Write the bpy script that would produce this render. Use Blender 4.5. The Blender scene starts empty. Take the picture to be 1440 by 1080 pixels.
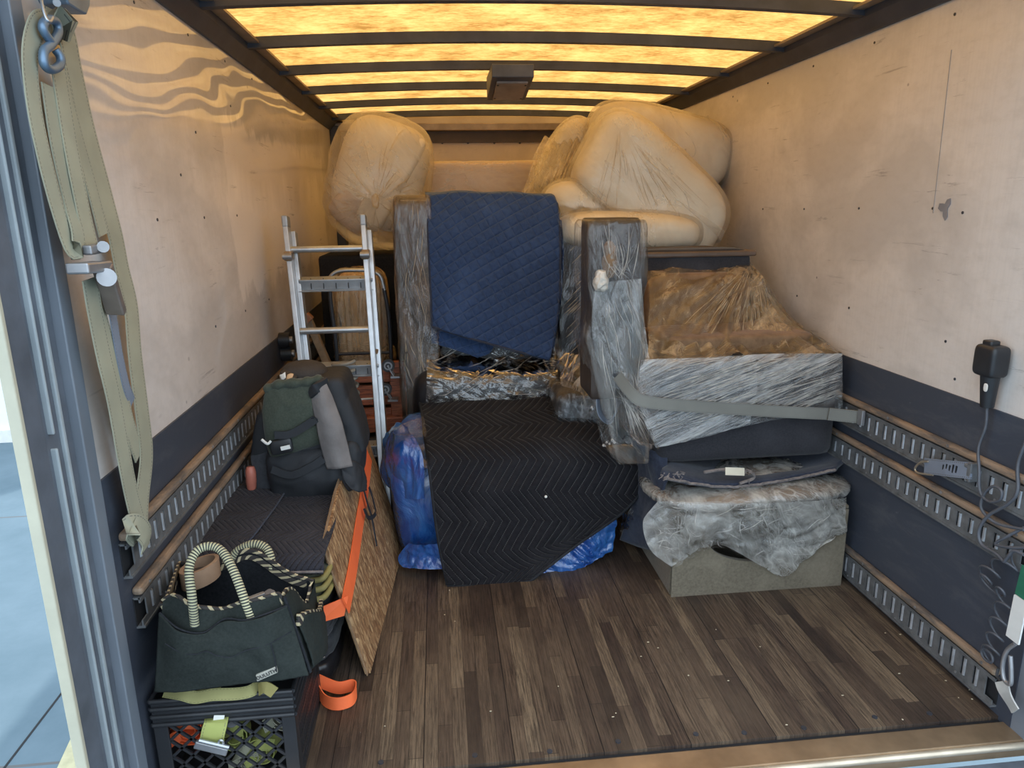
import bpy, bmesh, math, random
from mathutils import Vector, Matrix, noise
random.seed(7)
PI = math.pi
SC = bpy.context.scene
COL = SC.collection
V = Vector

# ------------------------------------------------------------------ camera
CAM = V((-0.4086, 0.0, 1.4851))
RT = V((0.99449065, -0.10383082, -0.0144051)); UP = V((0.0389818, 0.23875181, 0.97029789)); FW = V((0.09730758, 0.96551371, -0.24148396))
FPX = 994.2
cd = bpy.data.cameras.new('camera'); cam = bpy.data.objects.new('camera', cd); COL.objects.link(cam)
cd.sensor_width = 36; cd.lens = FPX / 1440 * 36; cd.clip_start = .05; cd.clip_end = 200
cam.matrix_world = Matrix(((RT.x, UP.x, -FW.x, CAM.x), (RT.y, UP.y, -FW.y, CAM.y), (RT.z, UP.z, -FW.z, CAM.z), (0, 0, 0, 1)))
SC.camera = cam

# ------------------------------------------------------------------ world, sun, exposure
SC.view_settings.view_transform = 'Standard'; SC.view_settings.look = 'None'
SC.view_settings.gamma = 1; SC.view_settings.use_curve_mapping = False
SC.view_settings.exposure = -0.25
w = bpy.data.worlds.new('world'); SC.world = w; w.use_nodes = True
bg = w.node_tree.nodes['Background']
bg.inputs[0].default_value = (0.74, 0.87, 1.0, 1); bg.inputs[1].default_value = 3.3
sd = bpy.data.lights.new('sun', 'SUN'); sun = bpy.data.objects.new('sun', sd); COL.objects.link(sun)
sd.energy = 2.9; sd.angle = math.radians(1.0); sd.color = (1.0, 0.97, 0.92)
sun.rotation_euler = V((-0.45, -0.55, -1.0)).to_track_quat('-Z', 'Y').to_euler()   # light comes from front right, high
sun.location = (4, 8, 9)
try:
    SC.cycles.use_denoising = True
    SC.cycles.max_bounces = 10; SC.cycles.transparent_max_bounces = 16
    SC.cycles.diffuse_bounces = 6; SC.cycles.sample_clamp_indirect = 6
    SC.cycles.caustics_reflective = False; SC.cycles.caustics_refractive = False
except Exception:
    pass

# ------------------------------------------------------------------ pixel -> point helpers
def ray(px, py): return FW + RT * ((px - 720) / FPX) - UP * ((py - 540) / FPX)
def A(px, py, Y): d = ray(px, py); return CAM + d * (Y / d.y)
def AX(px, py, x): d = ray(px, py); return CAM + d * ((x - CAM.x) / d.x)
def AZ(px, py, z): d = ray(px, py); return CAM + d * ((z - CAM.z) / d.z)

# ------------------------------------------------------------------ objects
def settag(o, label=None, cat=None, group=None, kind=None):
    if label: o['label'] = label
    if cat: o['category'] = cat
    if group: o['group'] = group
    if kind: o['kind'] = kind
    return o
def thing(name, label, cat, loc, group=None):
    o = bpy.data.objects.new(name, None); COL.objects.link(o); o.location = V(loc); o.empty_display_size = .05
    return settag(o, label, cat, group)
class G:
    """collects vertices, faces and uvs in world space"""
    def __init__(s): s.v = []; s.f = []; s.uv = {}
    def add(s, vs, fs, uvs=None):
        b = len(s.v); s.v += [V(x) for x in vs]; s.f += [tuple(i + b for i in f) for f in fs]
        if uvs:
            for i, u in enumerate(uvs): s.uv[b + i] = u
        return s
def wloc(p):
    l = V((0, 0, 0))
    while p is not None: l += p.location; p = p.parent
    return l
def obj(name, g, m, parent=None, smooth=True, solid=0, bev=0, sub=0, off=0):
    me = bpy.data.meshes.new(name)
    if parent is not None: o0 = wloc(parent)
    else: o0 = V((0, 0, 0))
    me.from_pydata([v - o0 for v in g.v], [], g.f)
    if g.uv:
        l = me.uv_layers.new(name='UVMap')
        for lp in me.loops: l.data[lp.index].uv = g.uv.get(lp.vertex_index, (0, 0))
    bm = bmesh.new(); bm.from_mesh(me)
    bmesh.ops.recalc_face_normals(bm, faces=bm.faces); bm.to_mesh(me); bm.free()
    for p in me.polygons: p.use_smooth = smooth
    if smooth: me.set_sharp_from_angle(angle=math.radians(58))
    me.materials.append(m); me.update()
    o = bpy.data.objects.new(name, me); COL.objects.link(o)
    if parent is not None: o.parent = parent
    if solid:
        md = o.modifiers.new('solid', 'SOLIDIFY'); md.thickness = solid; md.offset = off
    if bev:
        md = o.modifiers.new('bevel', 'BEVEL'); md.width = bev; md.segments = 2; md.limit_method = 'ANGLE'
    if sub:
        md = o.modifiers.new('sub', 'SUBSURF'); md.levels = sub; md.render_levels = sub
    return o
def rebase(o):
    """put a one-mesh thing's origin at the centre of its base"""
    vs = [v.co for v in o.data.vertices]
    c = V(((min(v.x for v in vs) + max(v.x for v in vs)) / 2, (min(v.y for v in vs) + max(v.y for v in vs)) / 2, min(v.z for v in vs)))
    o.data.transform(Matrix.Translation(-c)); o.location = c; return o
def struct(name, g, m, **k):
    o = obj(name, g, m, **k); o['kind'] = 'structure'; return o

BF = [(0, 1, 3, 2), (4, 6, 7, 5), (0, 4, 5, 1), (2, 3, 7, 6), (0, 2, 6, 4), (1, 5, 7, 3)]
def box(g, c, s, rot=None):
    c = V(c); R = rot or Matrix.Identity(3)
    g.add([c + R @ V((a * s[0] / 2, b * s[1] / 2, d * s[2] / 2)) for a in (-1, 1) for b in (-1, 1) for d in (-1, 1)], BF); return g
def bx(g, x0, x1, y0, y1, z0, z1): return box(g, ((x0 + x1) / 2, (y0 + y1) / 2, (z0 + z1) / 2), (x1 - x0, y1 - y0, z1 - z0))
def hexa(g, pts): g.add(pts, BF); return g     # order x-,y-,z- ... as box
def beam(g, a, b, w_, h, up=(0, 0, 1)):
    a = V(a); b = V(b); d = (b - a).normalized(); s = d.cross(V(up))
    s = s.normalized() if s.length > 1e-6 else V((1, 0, 0)); u = s.cross(d)
    pts = [p + s * (i * w_ / 2) + u * (j * h / 2) for i in (-1, 1) for p in (a, b) for j in (-1, 1)]
    g.add(pts, BF); return g
def frames(pts, closed=False):
    n = len(pts); T = []
    for i in range(n):
        a = pts[i - 1] if (i or closed) else pts[i]; b = pts[(i + 1) % n] if (i < n - 1 or closed) else pts[i]
        t = (b - a); T.append(t.normalized() if t.length > 1e-9 else V((0, 0, 1)))
    r = T[0].orthogonal().normalized(); out = []
    for t in T:
        r = (r - t * r.dot(t)); r = r.normalized() if r.length > 1e-6 else t.orthogonal().normalized()
        out.append((t, r, t.cross(r)))
    return out
def tube(g, pts, r, seg=10, cap=True):
    pts = [V(p) for p in pts]; F = frames(pts); rr = r if isinstance(r, (list, tuple)) else [r] * len(pts)
    vs = []; fs = []; uvs = []; L = 0
    for i, (p, (t, a, b)) in enumerate(zip(pts, F)):
        if i: L += (pts[i] - pts[i - 1]).length
        for k in range(seg):
            an = 2 * PI * k / seg; vs.append(p + (a * math.cos(an) + b * math.sin(an)) * rr[i]); uvs.append((k / seg, L))
    for i in range(len(pts) - 1):
        for k in range(seg):
            k2 = (k + 1) % seg; fs.append((i * seg + k, i * seg + k2, (i + 1) * seg + k2, (i + 1) * seg + k))
    if cap: fs.append(tuple(range(seg))[::-1]); fs.append(tuple((len(pts) - 1) * seg + k for k in range(seg)))
    g.add(vs, fs, uvs); return g
def disc(g, c, n, r, t=.002): n = V(n).normalized(); tube(g, [V(c), V(c) + n * t], r, 10)
def cr(p0, p1, p2, p3, t): return 0.5 * ((2 * p1) + (p2 - p0) * t + (2 * p0 - 5 * p1 + 4 * p2 - p3) * t * t + (3 * p1 - p0 - 3 * p2 + p3) * t ** 3)
def spline(pts, n):
    pts = [V(p) for p in pts]; m = len(pts) - 1; out = []
    for i in range(n + 1):
        u = i / n * m; k = min(int(u), m - 1); t = u - k
        p0 = pts[k - 1] if k else pts[0] * 2 - pts[1]; p3 = pts[k + 2] if k + 2 <= m else pts[m] * 2 - pts[m - 1]
        out.append(cr(p0, pts[k], pts[k + 1], p3, t))
    return out
def ribbon(g, pts, width, side, th=.003):
    """flat webbing along pts; side = width direction (one vector or one per point)"""
    pts = [V(p) for p in pts]; n = len(pts); sd_ = [V(s).normalized() for s in side] if isinstance(side, list) else [V(side).normalized()] * n
    F = frames(pts); vs = []; fs = []; uvs = []; L = 0
    for i in range(n):
        if i: L += (pts[i] - pts[i - 1]).length
        t = F[i][0]; s = sd_[i] - t * sd_[i].dot(t); s.normalize(); nn = t.cross(s)
        for a, b in ((-1, -1), (1, -1), (1, 1), (-1, 1)):
            vs.append(pts[i] + s * (a * width / 2) + nn * (b * th / 2)); uvs.append(((a + 1) / 2, L))
    for i in range(n - 1):
        for k in range(4):
            fs.append((i * 4 + k, i * 4 + (k + 1) % 4, i * 4 + 4 + (k + 1) % 4, i * 4 + 4 + k))
    fs += [(0, 1, 2, 3), tuple((n - 1) * 4 + k for k in range(4))]
    g.add(vs, fs, uvs); return g
def nz(p, s, seed=0): return noise.noise(V(p) * s + V((seed * 13.7, seed * 7.1, seed * 3.3)))
def ridged(p, s, seed=0):
    return 1 - 2 * abs(nz(p, s, seed))
def crump(p, s, seed=0):
    q = V(p) * s + V((seed * 5.3, seed * 9.1, seed)); 
    wv = V((noise.noise(q * .6), noise.noise(q * .6 + V((9, 2, 4))), noise.noise(q * .6 + V((3, 8, 1)))))
    q = q + wv * .9
    return (1 - 2 * abs(noise.noise(q))) * .6 + (1 - 2 * abs(noise.noise(q * 2.3))) * .3 + (1 - 2 * abs(noise.noise(q * 5))) * .12
def cubegrid(n):
    idx = {}; vs = []; fs = []
    def vid(i, j, k):
        if (i, j, k) not in idx: idx[(i, j, k)] = len(vs); vs.append(V((i, j, k)) * (2 / n) - V((1, 1, 1)))
        return idx[(i, j, k)]
    for a in range(n):
        for b in range(n):
            for e in (0, n):
                fs.append((vid(e, a, b), vid(e, a + 1, b), vid(e, a + 1, b + 1), vid(e, a, b + 1)))
                fs.append((vid(a, e, b), vid(a + 1, e, b), vid(a + 1, e, b + 1), vid(a, e, b + 1)))
                fs.append((vid(a, b, e), vid(a + 1, b, e), vid(a + 1, b + 1, e), vid(a, b + 1, e)))
    return vs, fs
_cg = {}
def soft(g, c, half, n=24, k=6, rot=(0, 0, 0), fn=None, pre=None):
    """rounded box / pillow: unit cube pushed to a superquadric of exponent k, scaled, rotated, then fn(unit, world) offsets"""
    if n not in _cg: _cg[n] = cubegrid(n)
    vs, fs = _cg[n]; c = V(c); R = Matrix.Rotation(rot[2], 3, 'Z') @ Matrix.Rotation(rot[1], 3, 'Y') @ Matrix.Rotation(rot[0], 3, 'X'); out = []
    for p in vs:
        q = V([math.tan(x * .78) / math.tan(.78) if k < 4 else x for x in p])
        l = (abs(q.x) ** k + abs(q.y) ** k + abs(q.z) ** k) ** (1 / k); u = q / l
        if pre: u2 = pre(u.copy())
        else: u2 = u
        x = R @ V((u2.x * half[0], u2.y * half[1], u2.z * half[2])) + c
        if fn: x = x + fn(u, x, R)
        out.append(x)
    g.add(out, fs); return g
def wrapfn(amp, s, seed=0, outw=True):
    def f(u, x, R):
        nn = (R @ u.normalized()); return nn * (amp * (crump(x, s, seed) * (1 if outw else .5)))
    return f
def patch(g, rows, nu, nv, fn=None):
    """smooth sheet through a lattice of control points; uv in metres"""
    rows = [spline(r, nu) for r in rows]; cols = []
    for i in range(nu + 1): cols.append(spline([r[i] for r in rows], nv))
    vs = []; fs = []; uvs = []
    midc = cols[nu // 2]; U = [[0.0] * (nv + 1) for _ in range(nu + 1)]; Vv = [[0.0] * (nv + 1) for _ in range(nu + 1)]
    for i in range(nu + 1):
        for j in range(nv + 1):
            if i: U[i][j] = U[i - 1][j] + (cols[i][j] - cols[i - 1][j]).length
            if j: Vv[i][j] = Vv[i][j - 1] + (cols[i][j] - cols[i][j - 1]).length
    for i in range(nu + 1):
        for j in range(nv + 1):
            p = cols[i][j]
            if fn:
                a = cols[min(i + 1, nu)][j] - cols[max(i - 1, 0)][j]; b = cols[i][min(j + 1, nv)] - cols[i][max(j - 1, 0)]
                nn = a.cross(b); nn = nn.normalized() if nn.length > 1e-9 else V((0, 0, 1))
                p = p + fn(i / nu, j / nv, p, nn)
            vs.append(p); uvs.append((U[i][j], Vv[i][j]))
    for i in range(nu):
        for j in range(nv):
            a = i * (nv + 1) + j; fs.append((a, a + 1, a + nv + 2, a + nv + 1))
    g.add(vs, fs, uvs); return g
def copy_tree(o, parent=None):
    c = o.copy(); COL.objects.link(c); c.parent = parent
    for ch in [x for x in SC.objects if x.parent == o]: copy_tree(ch, c)
    return c

# ------------------------------------------------------------------ materials
class M:
    def __init__(s, name):
        s.m = bpy.data.materials.new(name); s.m.use_nodes = True; s.t = s.m.node_tree; s.n = s.t.nodes; s.L = s.t.links
        s.b = s.n['Principled BSDF']; s.out = s.n['Material Output']
    def set(s, sock, v):
        if hasattr(v, 'is_linked') or isinstance(v, bpy.types.NodeSocket): s.L.new(v, sock)
        else:
            if isinstance(v, (tuple, list)) and len(v) == 3 and sock.type == 'RGBA': v = (*v, 1)
            sock.default_value = v
    def p(s, **k):
        for a, v in k.items(): s.set(s.b.inputs[a.replace('_', ' ')], v)
        return s
    def math(s, op, a, b=0.0, c=None, clamp=False):
        n = s.n.new('ShaderNodeMath'); n.operation = op; n.use_clamp = clamp; s.set(n.inputs[0], a); s.set(n.inputs[1], b)
        if c is not None: s.set(n.inputs[2], c)
        return n.outputs[0]
    def mix(s, f, a, b, blend='MIX'):
        n = s.n.new('ShaderNodeMix'); n.data_type = 'RGBA'; n.blend_type = blend; s.set(n.inputs[0], f); s.set(n.inputs[6], a); s.set(n.inputs[7], b); return n.outputs[2]
    def co(s, kind='Object'): return s.n.new('ShaderNodeTexCoord').outputs[kind]
    def mapp(s, v, sc=(1, 1, 1), rot=(0, 0, 0), loc=(0, 0, 0)):
        n = s.n.new('ShaderNodeMapping'); s.set(n.inputs[0], v); n.inputs['Scale'].default_value = sc; n.inputs['Rotation'].default_value = rot; n.inputs['Location'].default_value = loc; return n.outputs[0]
    def noise(s, v, scale=5, det=3, rough=.5, dist=0):
        n = s.n.new('ShaderNodeTexNoise'); s.set(n.inputs['Vector'], v); n.inputs['Scale'].default_value = scale; n.inputs['Detail'].default_value = det; n.inputs['Roughness'].default_value = rough; n.inputs['Distortion'].default_value = dist; return n.outputs[0]
    def vor(s, v, scale=5, feat='F1'):
        n = s.n.new('ShaderNodeTexVoronoi'); s.set(n.inputs['Vector'], v); n.inputs['Scale'].default_value = scale; n.feature = feat; return n.outputs[0]
    def white(s, v):
        n = s.n.new('ShaderNodeTexWhiteNoise'); n.noise_dimensions = '3D'; s.set(n.inputs['Vector'], v); return n.outputs[0]
    def ramp(s, f, *st):
        n = s.n.new('ShaderNodeValToRGB'); s.set(n.inputs[0], f); r = n.color_ramp
        while len(r.elements) < len(st): r.elements.new(.5)
        for e, (pos, c) in zip(r.elements, st): e.position = pos; e.color = (*c, 1) if isinstance(c, tuple) else (c, c, c, 1)
        return n.outputs[0]
    def sep(s, v): n = s.n.new('ShaderNodeSeparateXYZ'); s.set(n.inputs[0], v); return n.outputs
    def comb(s, x, y, z): n = s.n.new('ShaderNodeCombineXYZ'); s.set(n.inputs[0], x); s.set(n.inputs[1], y); s.set(n.inputs[2], z); return n.outputs[0]
    def bump(s, h, st=.3, d=.01, nrm=None):
        n = s.n.new('ShaderNodeBump'); s.set(n.inputs['Height'], h); n.inputs['Strength'].default_value = st; n.inputs['Distance'].default_value = d
        if nrm is not None: s.L.new(nrm, n.inputs['Normal'])
        return n.outputs[0]
def pm(name, c, rough=.5, metal=0, bump=None, var=.25, vs=8, spec=None):
    m = M(name); o = m.co(); f = m.noise(o, vs, 4, .6)
    m.p(Base_Color=m.mix(m.ramp(f, (.3, 0.), (.7, 1.)), tuple(x * (1 - var) for x in c), tuple(min(1, x * (1 + var)) for x in c)), Roughness=rough, Metallic=metal)
    if spec is not None: m.p(Specular_IOR_Level=spec)
    if bump: m.p(Normal=m.bump(m.noise(o, bump[0], 3, .6), bump[1], bump[2] if len(bump) > 2 else .01))
    return m.m

# wall: cream painted panel, glossy, buckled; dirt, scuffs, wiped patches
def wall_mat(name, buckle, gloss, tint, side):
    m = M(name); o = m.co(); X = m.sep(o)
    big = m.noise(m.mapp(o, (1, .8, 1.1)), 1.6, 5, .6, .3); fine = m.noise(m.mapp(o, (1, .5, 1)), 30, 4, .7)
    base = m.mix(m.ramp(big, (.42, 0.), (.55, 1.)), tuple(c * .80 for c in tint), tint)
    base = m.mix(m.math('MULTIPLY', m.ramp(fine, (.45, 0.), (.8, 1.)), .25), base, (.38, .33, .28))
    br = m.noise(m.mapp(o, (1, 60, 2.5)), 1.5, 4, .6); base = m.mix(m.math('MULTIPLY', m.ramp(br, (.45, 0.), (.7, 1.)), .22), base, tuple(c * .78 for c in tint))
    if side < 0:   # cleaner, lighter wiped area with a ragged outline
        nn = m.math('MULTIPLY_ADD', m.noise(m.mapp(o, (1, 3, 1)), 3, 5, .7), .34, -.17)
        dy = m.math('SUBTRACT', m.math('ABSOLUTE', m.math('SUBTRACT', m.math('ADD', X[1], nn), 4.12)), 1.22); dz = m.math('SUBTRACT', m.math('ABSOLUTE', m.math('SUBTRACT', m.math('ADD', X[2], nn), 1.50)), .34)
        base = m.mix(m.math('MULTIPLY', m.math('DIVIDE', m.math('SUBTRACT', .0, m.math('MAXIMUM', dy, dz)), .03, clamp=True), .8), base, tuple(min(1, c * 1.14) for c in tint))
        base = m.mix(m.math('MULTIPLY', m.math('DIVIDE', m.math('SUBTRACT', X[1], 3.0), 2.0, clamp=True), .0), base, tint)
    # scratches: thin, near horizontal
    sc = m.noise(m.mapp(o, (1, .6, 9), (.12, 0, 0)), 4, 6, .75, .5); scm = m.ramp(sc, (.60, 0.), (.635, 1.))
    gate = m.ramp(m.noise(o, 4.3, 3), (.50, 0.), (.62, 1.))
    base = m.mix(m.math('MULTIPLY', m.math('MULTIPLY', scm, gate), .55), base, (.20, .17, .16))
    sp = m.ramp(m.vor(m.mapp(o, (1, 1, 1), loc=(3, 1, 2)), 7), (.035, 1.), (.055, 0.))
    gate2 = m.ramp(m.noise(o, 3.1, 2), (.52, 0.), (.6, 1.))
    base = m.mix(m.math('MULTIPLY', m.math('MULTIPLY', sp, gate2), .8), base, (.07, .06, .06))
    hz = m.math('MULTIPLY_ADD', m.noise(m.mapp(o, (1, 1, .3)), 2.2, 4, .6), .5, X[2])
    gm = m.ramp(hz, (.0, 0.), (1., 1.)) if False else m.math('DIVIDE', m.math('SUBTRACT', hz, 1.74 + (.0 if side < 0 else .2)), .16, clamp=True)
    m.p(Base_Color=base, Roughness=.5, Specular_IOR_Level=.4, Coat_Weight=m.math('MULTIPLY_ADD', gm, .75 if side < 0 else .35, .12), Coat_Roughness=gloss, Coat_IOR=1.75)
    h = m.noise(m.mapp(o, (1, .7, 1.6)), buckle[0], 2, .5)
    n1 = m.bump(h, 1.0, buckle[1]); m.p(Normal=m.bump(m.noise(o, 90, 2), .05, .002, n1), Coat_Normal=n1)
    return m.m
MAT = {}
MAT['wall_left'] = wall_mat('painted panel left', (1.1, .05), .05, (.72, .66, .62), -1)
MAT['wall_right'] = wall_mat('painted panel right', (1.0, .03), .22, (.71, .655, .61), 1)
MAT['wall_back'] = wall_mat('painted panel back', (1.0, .01), .4, (.62, .53, .43), 0)
# translucent amber roof skin
m = M('translucent roof skin'); o = m.co()
f1 = m.noise(m.mapp(o, (1, 1, 1), (0, 0, .5)), 5, 4, .65); f2 = m.noise(m.mapp(o, (1, 2.5, 1), (0, 0, .5)), 26, 5, .75)
f = m.math('MULTIPLY_ADD', f1, .55, m.math('MULTIPLY', f2, .52))
colr = m.ramp(f, (.42, (.36, .155, .030)), (.53, (.66, .32, .080)), (.64, (.86, .46, .135)))
tr = m.n.new('ShaderNodeBsdfTranslucent'); m.set(tr.inputs[0], colr)
df = m.n.new('ShaderNodeBsdfDiffuse'); m.set(df.inputs[0], (.55, .42, .2))
mx = m.n.new('ShaderNodeMixShader'); mx.inputs[0].default_value = .72; m.L.new(df.outputs[0], mx.inputs[1]); m.L.new(tr.outputs[0], mx.inputs[2]); m.L.new(mx.outputs[0], m.out.inputs[0])
MAT['roof'] = m.m
# worn laminated hardwood deck
m = M('worn hardwood deck'); o = m.co(); X = m.sep(o)
wd = .042
col = m.math('FLOOR', m.math('DIVIDE', X[0], wd)); rs = m.white(m.comb(col, 3.0, 1.0))
yy = m.math('DIVIDE', m.math('MULTIPLY_ADD', rs, 5.0, X[1]), .62); row = m.math('FLOOR', yy)
rc = m.white(m.comb(col, row, 7.0)); fx = m.math('FRACT', m.math('DIVIDE', X[0], wd)); fy = m.math('FRACT', yy)
woodc = m.ramp(rc, (0., (.034, .023, .020)), (.18, (.064, .043, .034)), (.5, (.115, .079, .056)), (.82, (.165, .118, .080)), (1., (.24, .178, .118)))
gr = m.noise(m.mapp(o, (75, 3.0, 1)), 2.2, 7, .8, .4); blot = m.noise(m.mapp(o, (1, .5, 1)), 3.5, 5, .65)
c1 = m.mix(m.ramp(gr, (.38, .9), (.60, 0.)), woodc, (.014, .010, .009))
c1 = m.mix(m.math('MULTIPLY', m.ramp(blot, (.42, 0.), (.7, 1.)), .40), c1, (.17, .125, .085))
c1 = m.mix(m.math('MULTIPLY', m.ramp(m.noise(o, 2.1, 4, .6), (.5, 0.), (.7, 1.)), .5), c1, (.03, .022, .02))
gap = m.math('MAXIMUM', m.math('LESS_THAN', fx, .035), m.math('LESS_THAN', fy, .004)); c1 = m.mix(m.math('MULTIPLY', gap, .7), c1, (.02, .015, .013))
pitch6 = m.math('LESS_THAN', m.math('FRACT', m.math('DIVIDE', X[0], wd * 6)), .012); c1 = m.mix(pitch6, c1, (.012, .01, .01))
spk = m.ramp(m.vor(o, 22), (.02, 1.), (.03, 0.)); c1 = m.mix(m.math('MULTIPLY', spk, m.ramp(m.noise(o, 4), (.55, 0.), (.6, 1.))), c1, (.45, .42, .38))
m.p(Base_Color=c1, Roughness=m.ramp(gr, (.3, .62), (.7, .42)), Specular_IOR_Level=.4)
m.p(Normal=m.bump(m.math('SUBTRACT', gr, m.math('MULTIPLY', gap, 1.0)), .35, .004)); MAT['deck'] = m.m
# scuffed dark liner
m = M('scuffed black liner'); o = m.co()
lc = m.mix(m.ramp(m.noise(m.mapp(o, (1, .5, 2)), 5, 6, .75, .6), (.50, 0.), (.68, .55)), (.048, .056, .076), (.10, .105, .12))
m.p(Base_Color=m.mix(m.ramp(m.noise(m.mapp(o, (1, 1, 5), (.5, 0, 0)), 9, 6, .8), (.66, 0.), (.72, .6)), lc, (.22, .22, .24)), Roughness=.55, Normal=m.bump(m.noise(o, 40, 4), .15, .004)); MAT['liner'] = m.m
MAT['black_steel'] = pm('dark painted steel', (.032, .036, .046), .45, bump=(30, .1))
MAT['rail_steel'] = pm('weathered galvanised rail', (.17, .175, .18), .5, .35, bump=(60, .15, .003), vs=25, var=.3)
MAT['finger'] = pm('bright rail rib', (.42, .44, .47), .35, .5, vs=30)
MAT['slot'] = pm('rail slot', (.012, .012, .014), .8)
m = M('worn rub rail wood'); o = m.co()
m.p(Base_Color=m.mix(m.ramp(m.noise(m.mapp(o, (1, .6, 3)), 9, 5, .7), (.45, 0.), (.62, 1.)), (.29, .205, .14), (.11, .095, .085)), Roughness=.6); MAT['rub'] = m.m
MAT['sill'] = pm('rusty steel sill', (.42, .30, .19), .34, .7, bump=(90, .12, .002), var=.3, vs=5)
MAT['sill_edge'] = pm('bare worn edge', (.55, .47, .36), .35, .5)
MAT['jamb_dark'] = pm('dark slate recess', (.11, .125, .15), .5)
MAT['jamb'] = pm('blue grey jamb', (.20, .225, .26), .42, .1, var=.12, vs=3)
MAT['jamb_light'] = pm('pale jamb edge', (.34, .38, .40), .5, var=.1)
MAT['jamb_tan'] = pm('tan outer edge', (.50, .47, .36), .5, var=.1)
MAT['beam'] = pm('roof bow steel', (.055, .060, .078), .5, .2)
MAT['header'] = pm('header steel', (.30, .24, .18), .45, .5)
MAT['alu'] = pm('ladder aluminium', (.50, .52, .54), .36, .75, bump=(80, .1, .002), var=.15, vs=14)
MAT['alu_dark'] = pm('grooved aluminium', (.34, .36, .38), .45, .6)
MAT['steel'] = pm('scratched steel', (.34, .34, .35), .42, .7)
MAT['black_plastic'] = pm('black plastic', (.020, .021, .024), .42)
MAT['cable'] = pm('grey rubber cable', (.085, .090, .105), .5)
MAT['rubber'] = pm('rubber', (.035, .036, .040), .6)
MAT['black_fabric'] = pm('black nylon', (.017, .019, .023), .7, bump=(220, .3, .002), var=.3)
MAT['grey_fabric'] = pm('grey padded cloth', (.17, .155, .15), .8, bump=(60, .4, .004))
MAT['orange_web'] = pm('orange webbing', (.95, .17, .05), .65, bump=(300, .3, .001), var=.1)
MAT['white_label'] = pm('white label', (.75, .74, .70), .6, var=.1)
MAT['olive'] = pm('olive webbing', (.26, .22, .075), .75, bump=(200, .3, .002))
MAT['cream'] = pm('cream moulding', (.48, .45, .38), .6)
MAT['red_wood'] = None
def cloth_mat(name, c, c2, quilt=None, rough=.85, sc=60, thr=(.3, .3, .3), sheen=.15, qs=1.0):
    m = M(name); o = m.co(); uv = m.co('UV'); f = m.noise(o, sc, 4, .7); base = m.mix(m.ramp(f, (.35, 0.), (.65, 1.)), c, c2)
    base = m.mix(m.math('MULTIPLY', m.ramp(m.noise(o, 5, 4), (.5, 0.), (.75, 1.)), .4), base, tuple(min(1, x * 1.7 + .01) for x in c2))
    h = m.math('MULTIPLY', f, .08)
    X = m.sep(uv)
    if quilt == 'zig':   # rows of slanted stitching that reverse every band
        tri = m.math('PINGPONG', m.math('DIVIDE', X[1], .125 * qs), 1.0)
        t = m.math('ADD', m.math('DIVIDE', X[0], .034 * qs), m.math('MULTIPLY', tri, 2.6))
        d = m.math('ABSOLUTE', m.math('SUBTRACT', m.math('FRACT', t), .5))
        pf = m.math('POWER', m.math('MULTIPLY', d, 2.0), 3.0); ln = m.math('GREATER_THAN', d, .455)
        h = m.math('SUBTRACT', h, pf); dash = m.math('GREATER_THAN', m.math('FRACT', m.math('MULTIPLY', X[1], 150)), .35)
        base = m.mix(m.math('MULTIPLY', m.math('MULTIPLY', ln, dash), .55), base, thr)
    if quilt == 'dia':
        a = m.math('ADD', m.math('MULTIPLY', X[0], 11.0), m.math('MULTIPLY', X[1], 19)); b = m.math('SUBTRACT', m.math('MULTIPLY', X[0], 20.0), m.math('MULTIPLY', X[1], 11.0))
        da = m.math('ABSOLUTE', m.math('SUBTRACT', m.math('FRACT', a), .5)); db = m.math('ABSOLUTE', m.math('SUBTRACT', m.math('FRACT', b), .5))
        d = m.math('MAXIMUM', da, m.math('MULTIPLY', db, .97)); pf = m.math('POWER', m.math('MULTIPLY', d, 2.0), 4.0)
        ln = m.math('GREATER_THAN', d, .467); h = m.math('SUBTRACT', h, pf); base = m.mix(m.math('MULTIPLY', ln, .6), base, thr)
    m.p(Base_Color=base, Roughness=rough, Sheen_Weight=sheen, Sheen_Roughness=.5, Specular_IOR_Level=.2)
    m.p(Normal=m.bump(h, .9 if quilt else .4, .006 if quilt else .003)); return m.m
MAT['quilt_blue'] = cloth_mat('navy quilted pad', (.022, .044, .105), (.036, .066, .148), 'dia', thr=(.075, .11, .19))
MAT['quilt_black'] = cloth_mat('black quilted pad', (.0065, .006, .008), (.012, .0115, .014), 'zig', thr=(.15, .15, .15), sheen=.03)
MAT['quilt_grey'] = cloth_mat('charcoal quilted pad', (.022, .022, .030), (.036, .035, .044), 'zig', thr=(.17, .17, .19), sheen=.05, qs=.55)
MAT['denim'] = cloth_mat('denim blue pad', (.022, .028, .048), (.038, .046, .07))
MAT['frayed'] = cloth_mat('frayed edge', (.10, .09, .09), (.24, .2, .18))
MAT['canvas'] = cloth_mat('dark green canvas', (.016, .020, .018), (.025, .030, .027), sc=160, rough=.9, sheen=0)
MAT['pack_green'] = cloth_mat('grey green pack cloth', (.045, .055, .042), (.066, .078, .060), sc=140)
MAT['canvas_in'] = cloth_mat('black lining', (.012, .013, .016), (.022, .024, .028), sc=120, sheen=0)
MAT['olive_cloth'] = cloth_mat('olive cloth', (.055, .062, .042), (.080, .088, .060), sc=120)
MAT['upholstery'] = cloth_mat('charcoal upholstery', (.022, .022, .026), (.036, .035, .040), sc=150)
MAT['leather'] = pm('black leather', (.015, .014, .016), .35, bump=(25, .2))
MAT['towel'] = cloth_mat('dark fleece', (.012, .013, .016), (.035, .037, .042), sc=45)
MAT['cushion'] = cloth_mat('cream cushion cloth', (.72, .62, .46), (.78, .68, .52), sc=140)
MAT['tan_cloth'] = cloth_mat('tan upholstery', (.15, .090, .050), (.22, .135, .075), sc=30)
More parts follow.
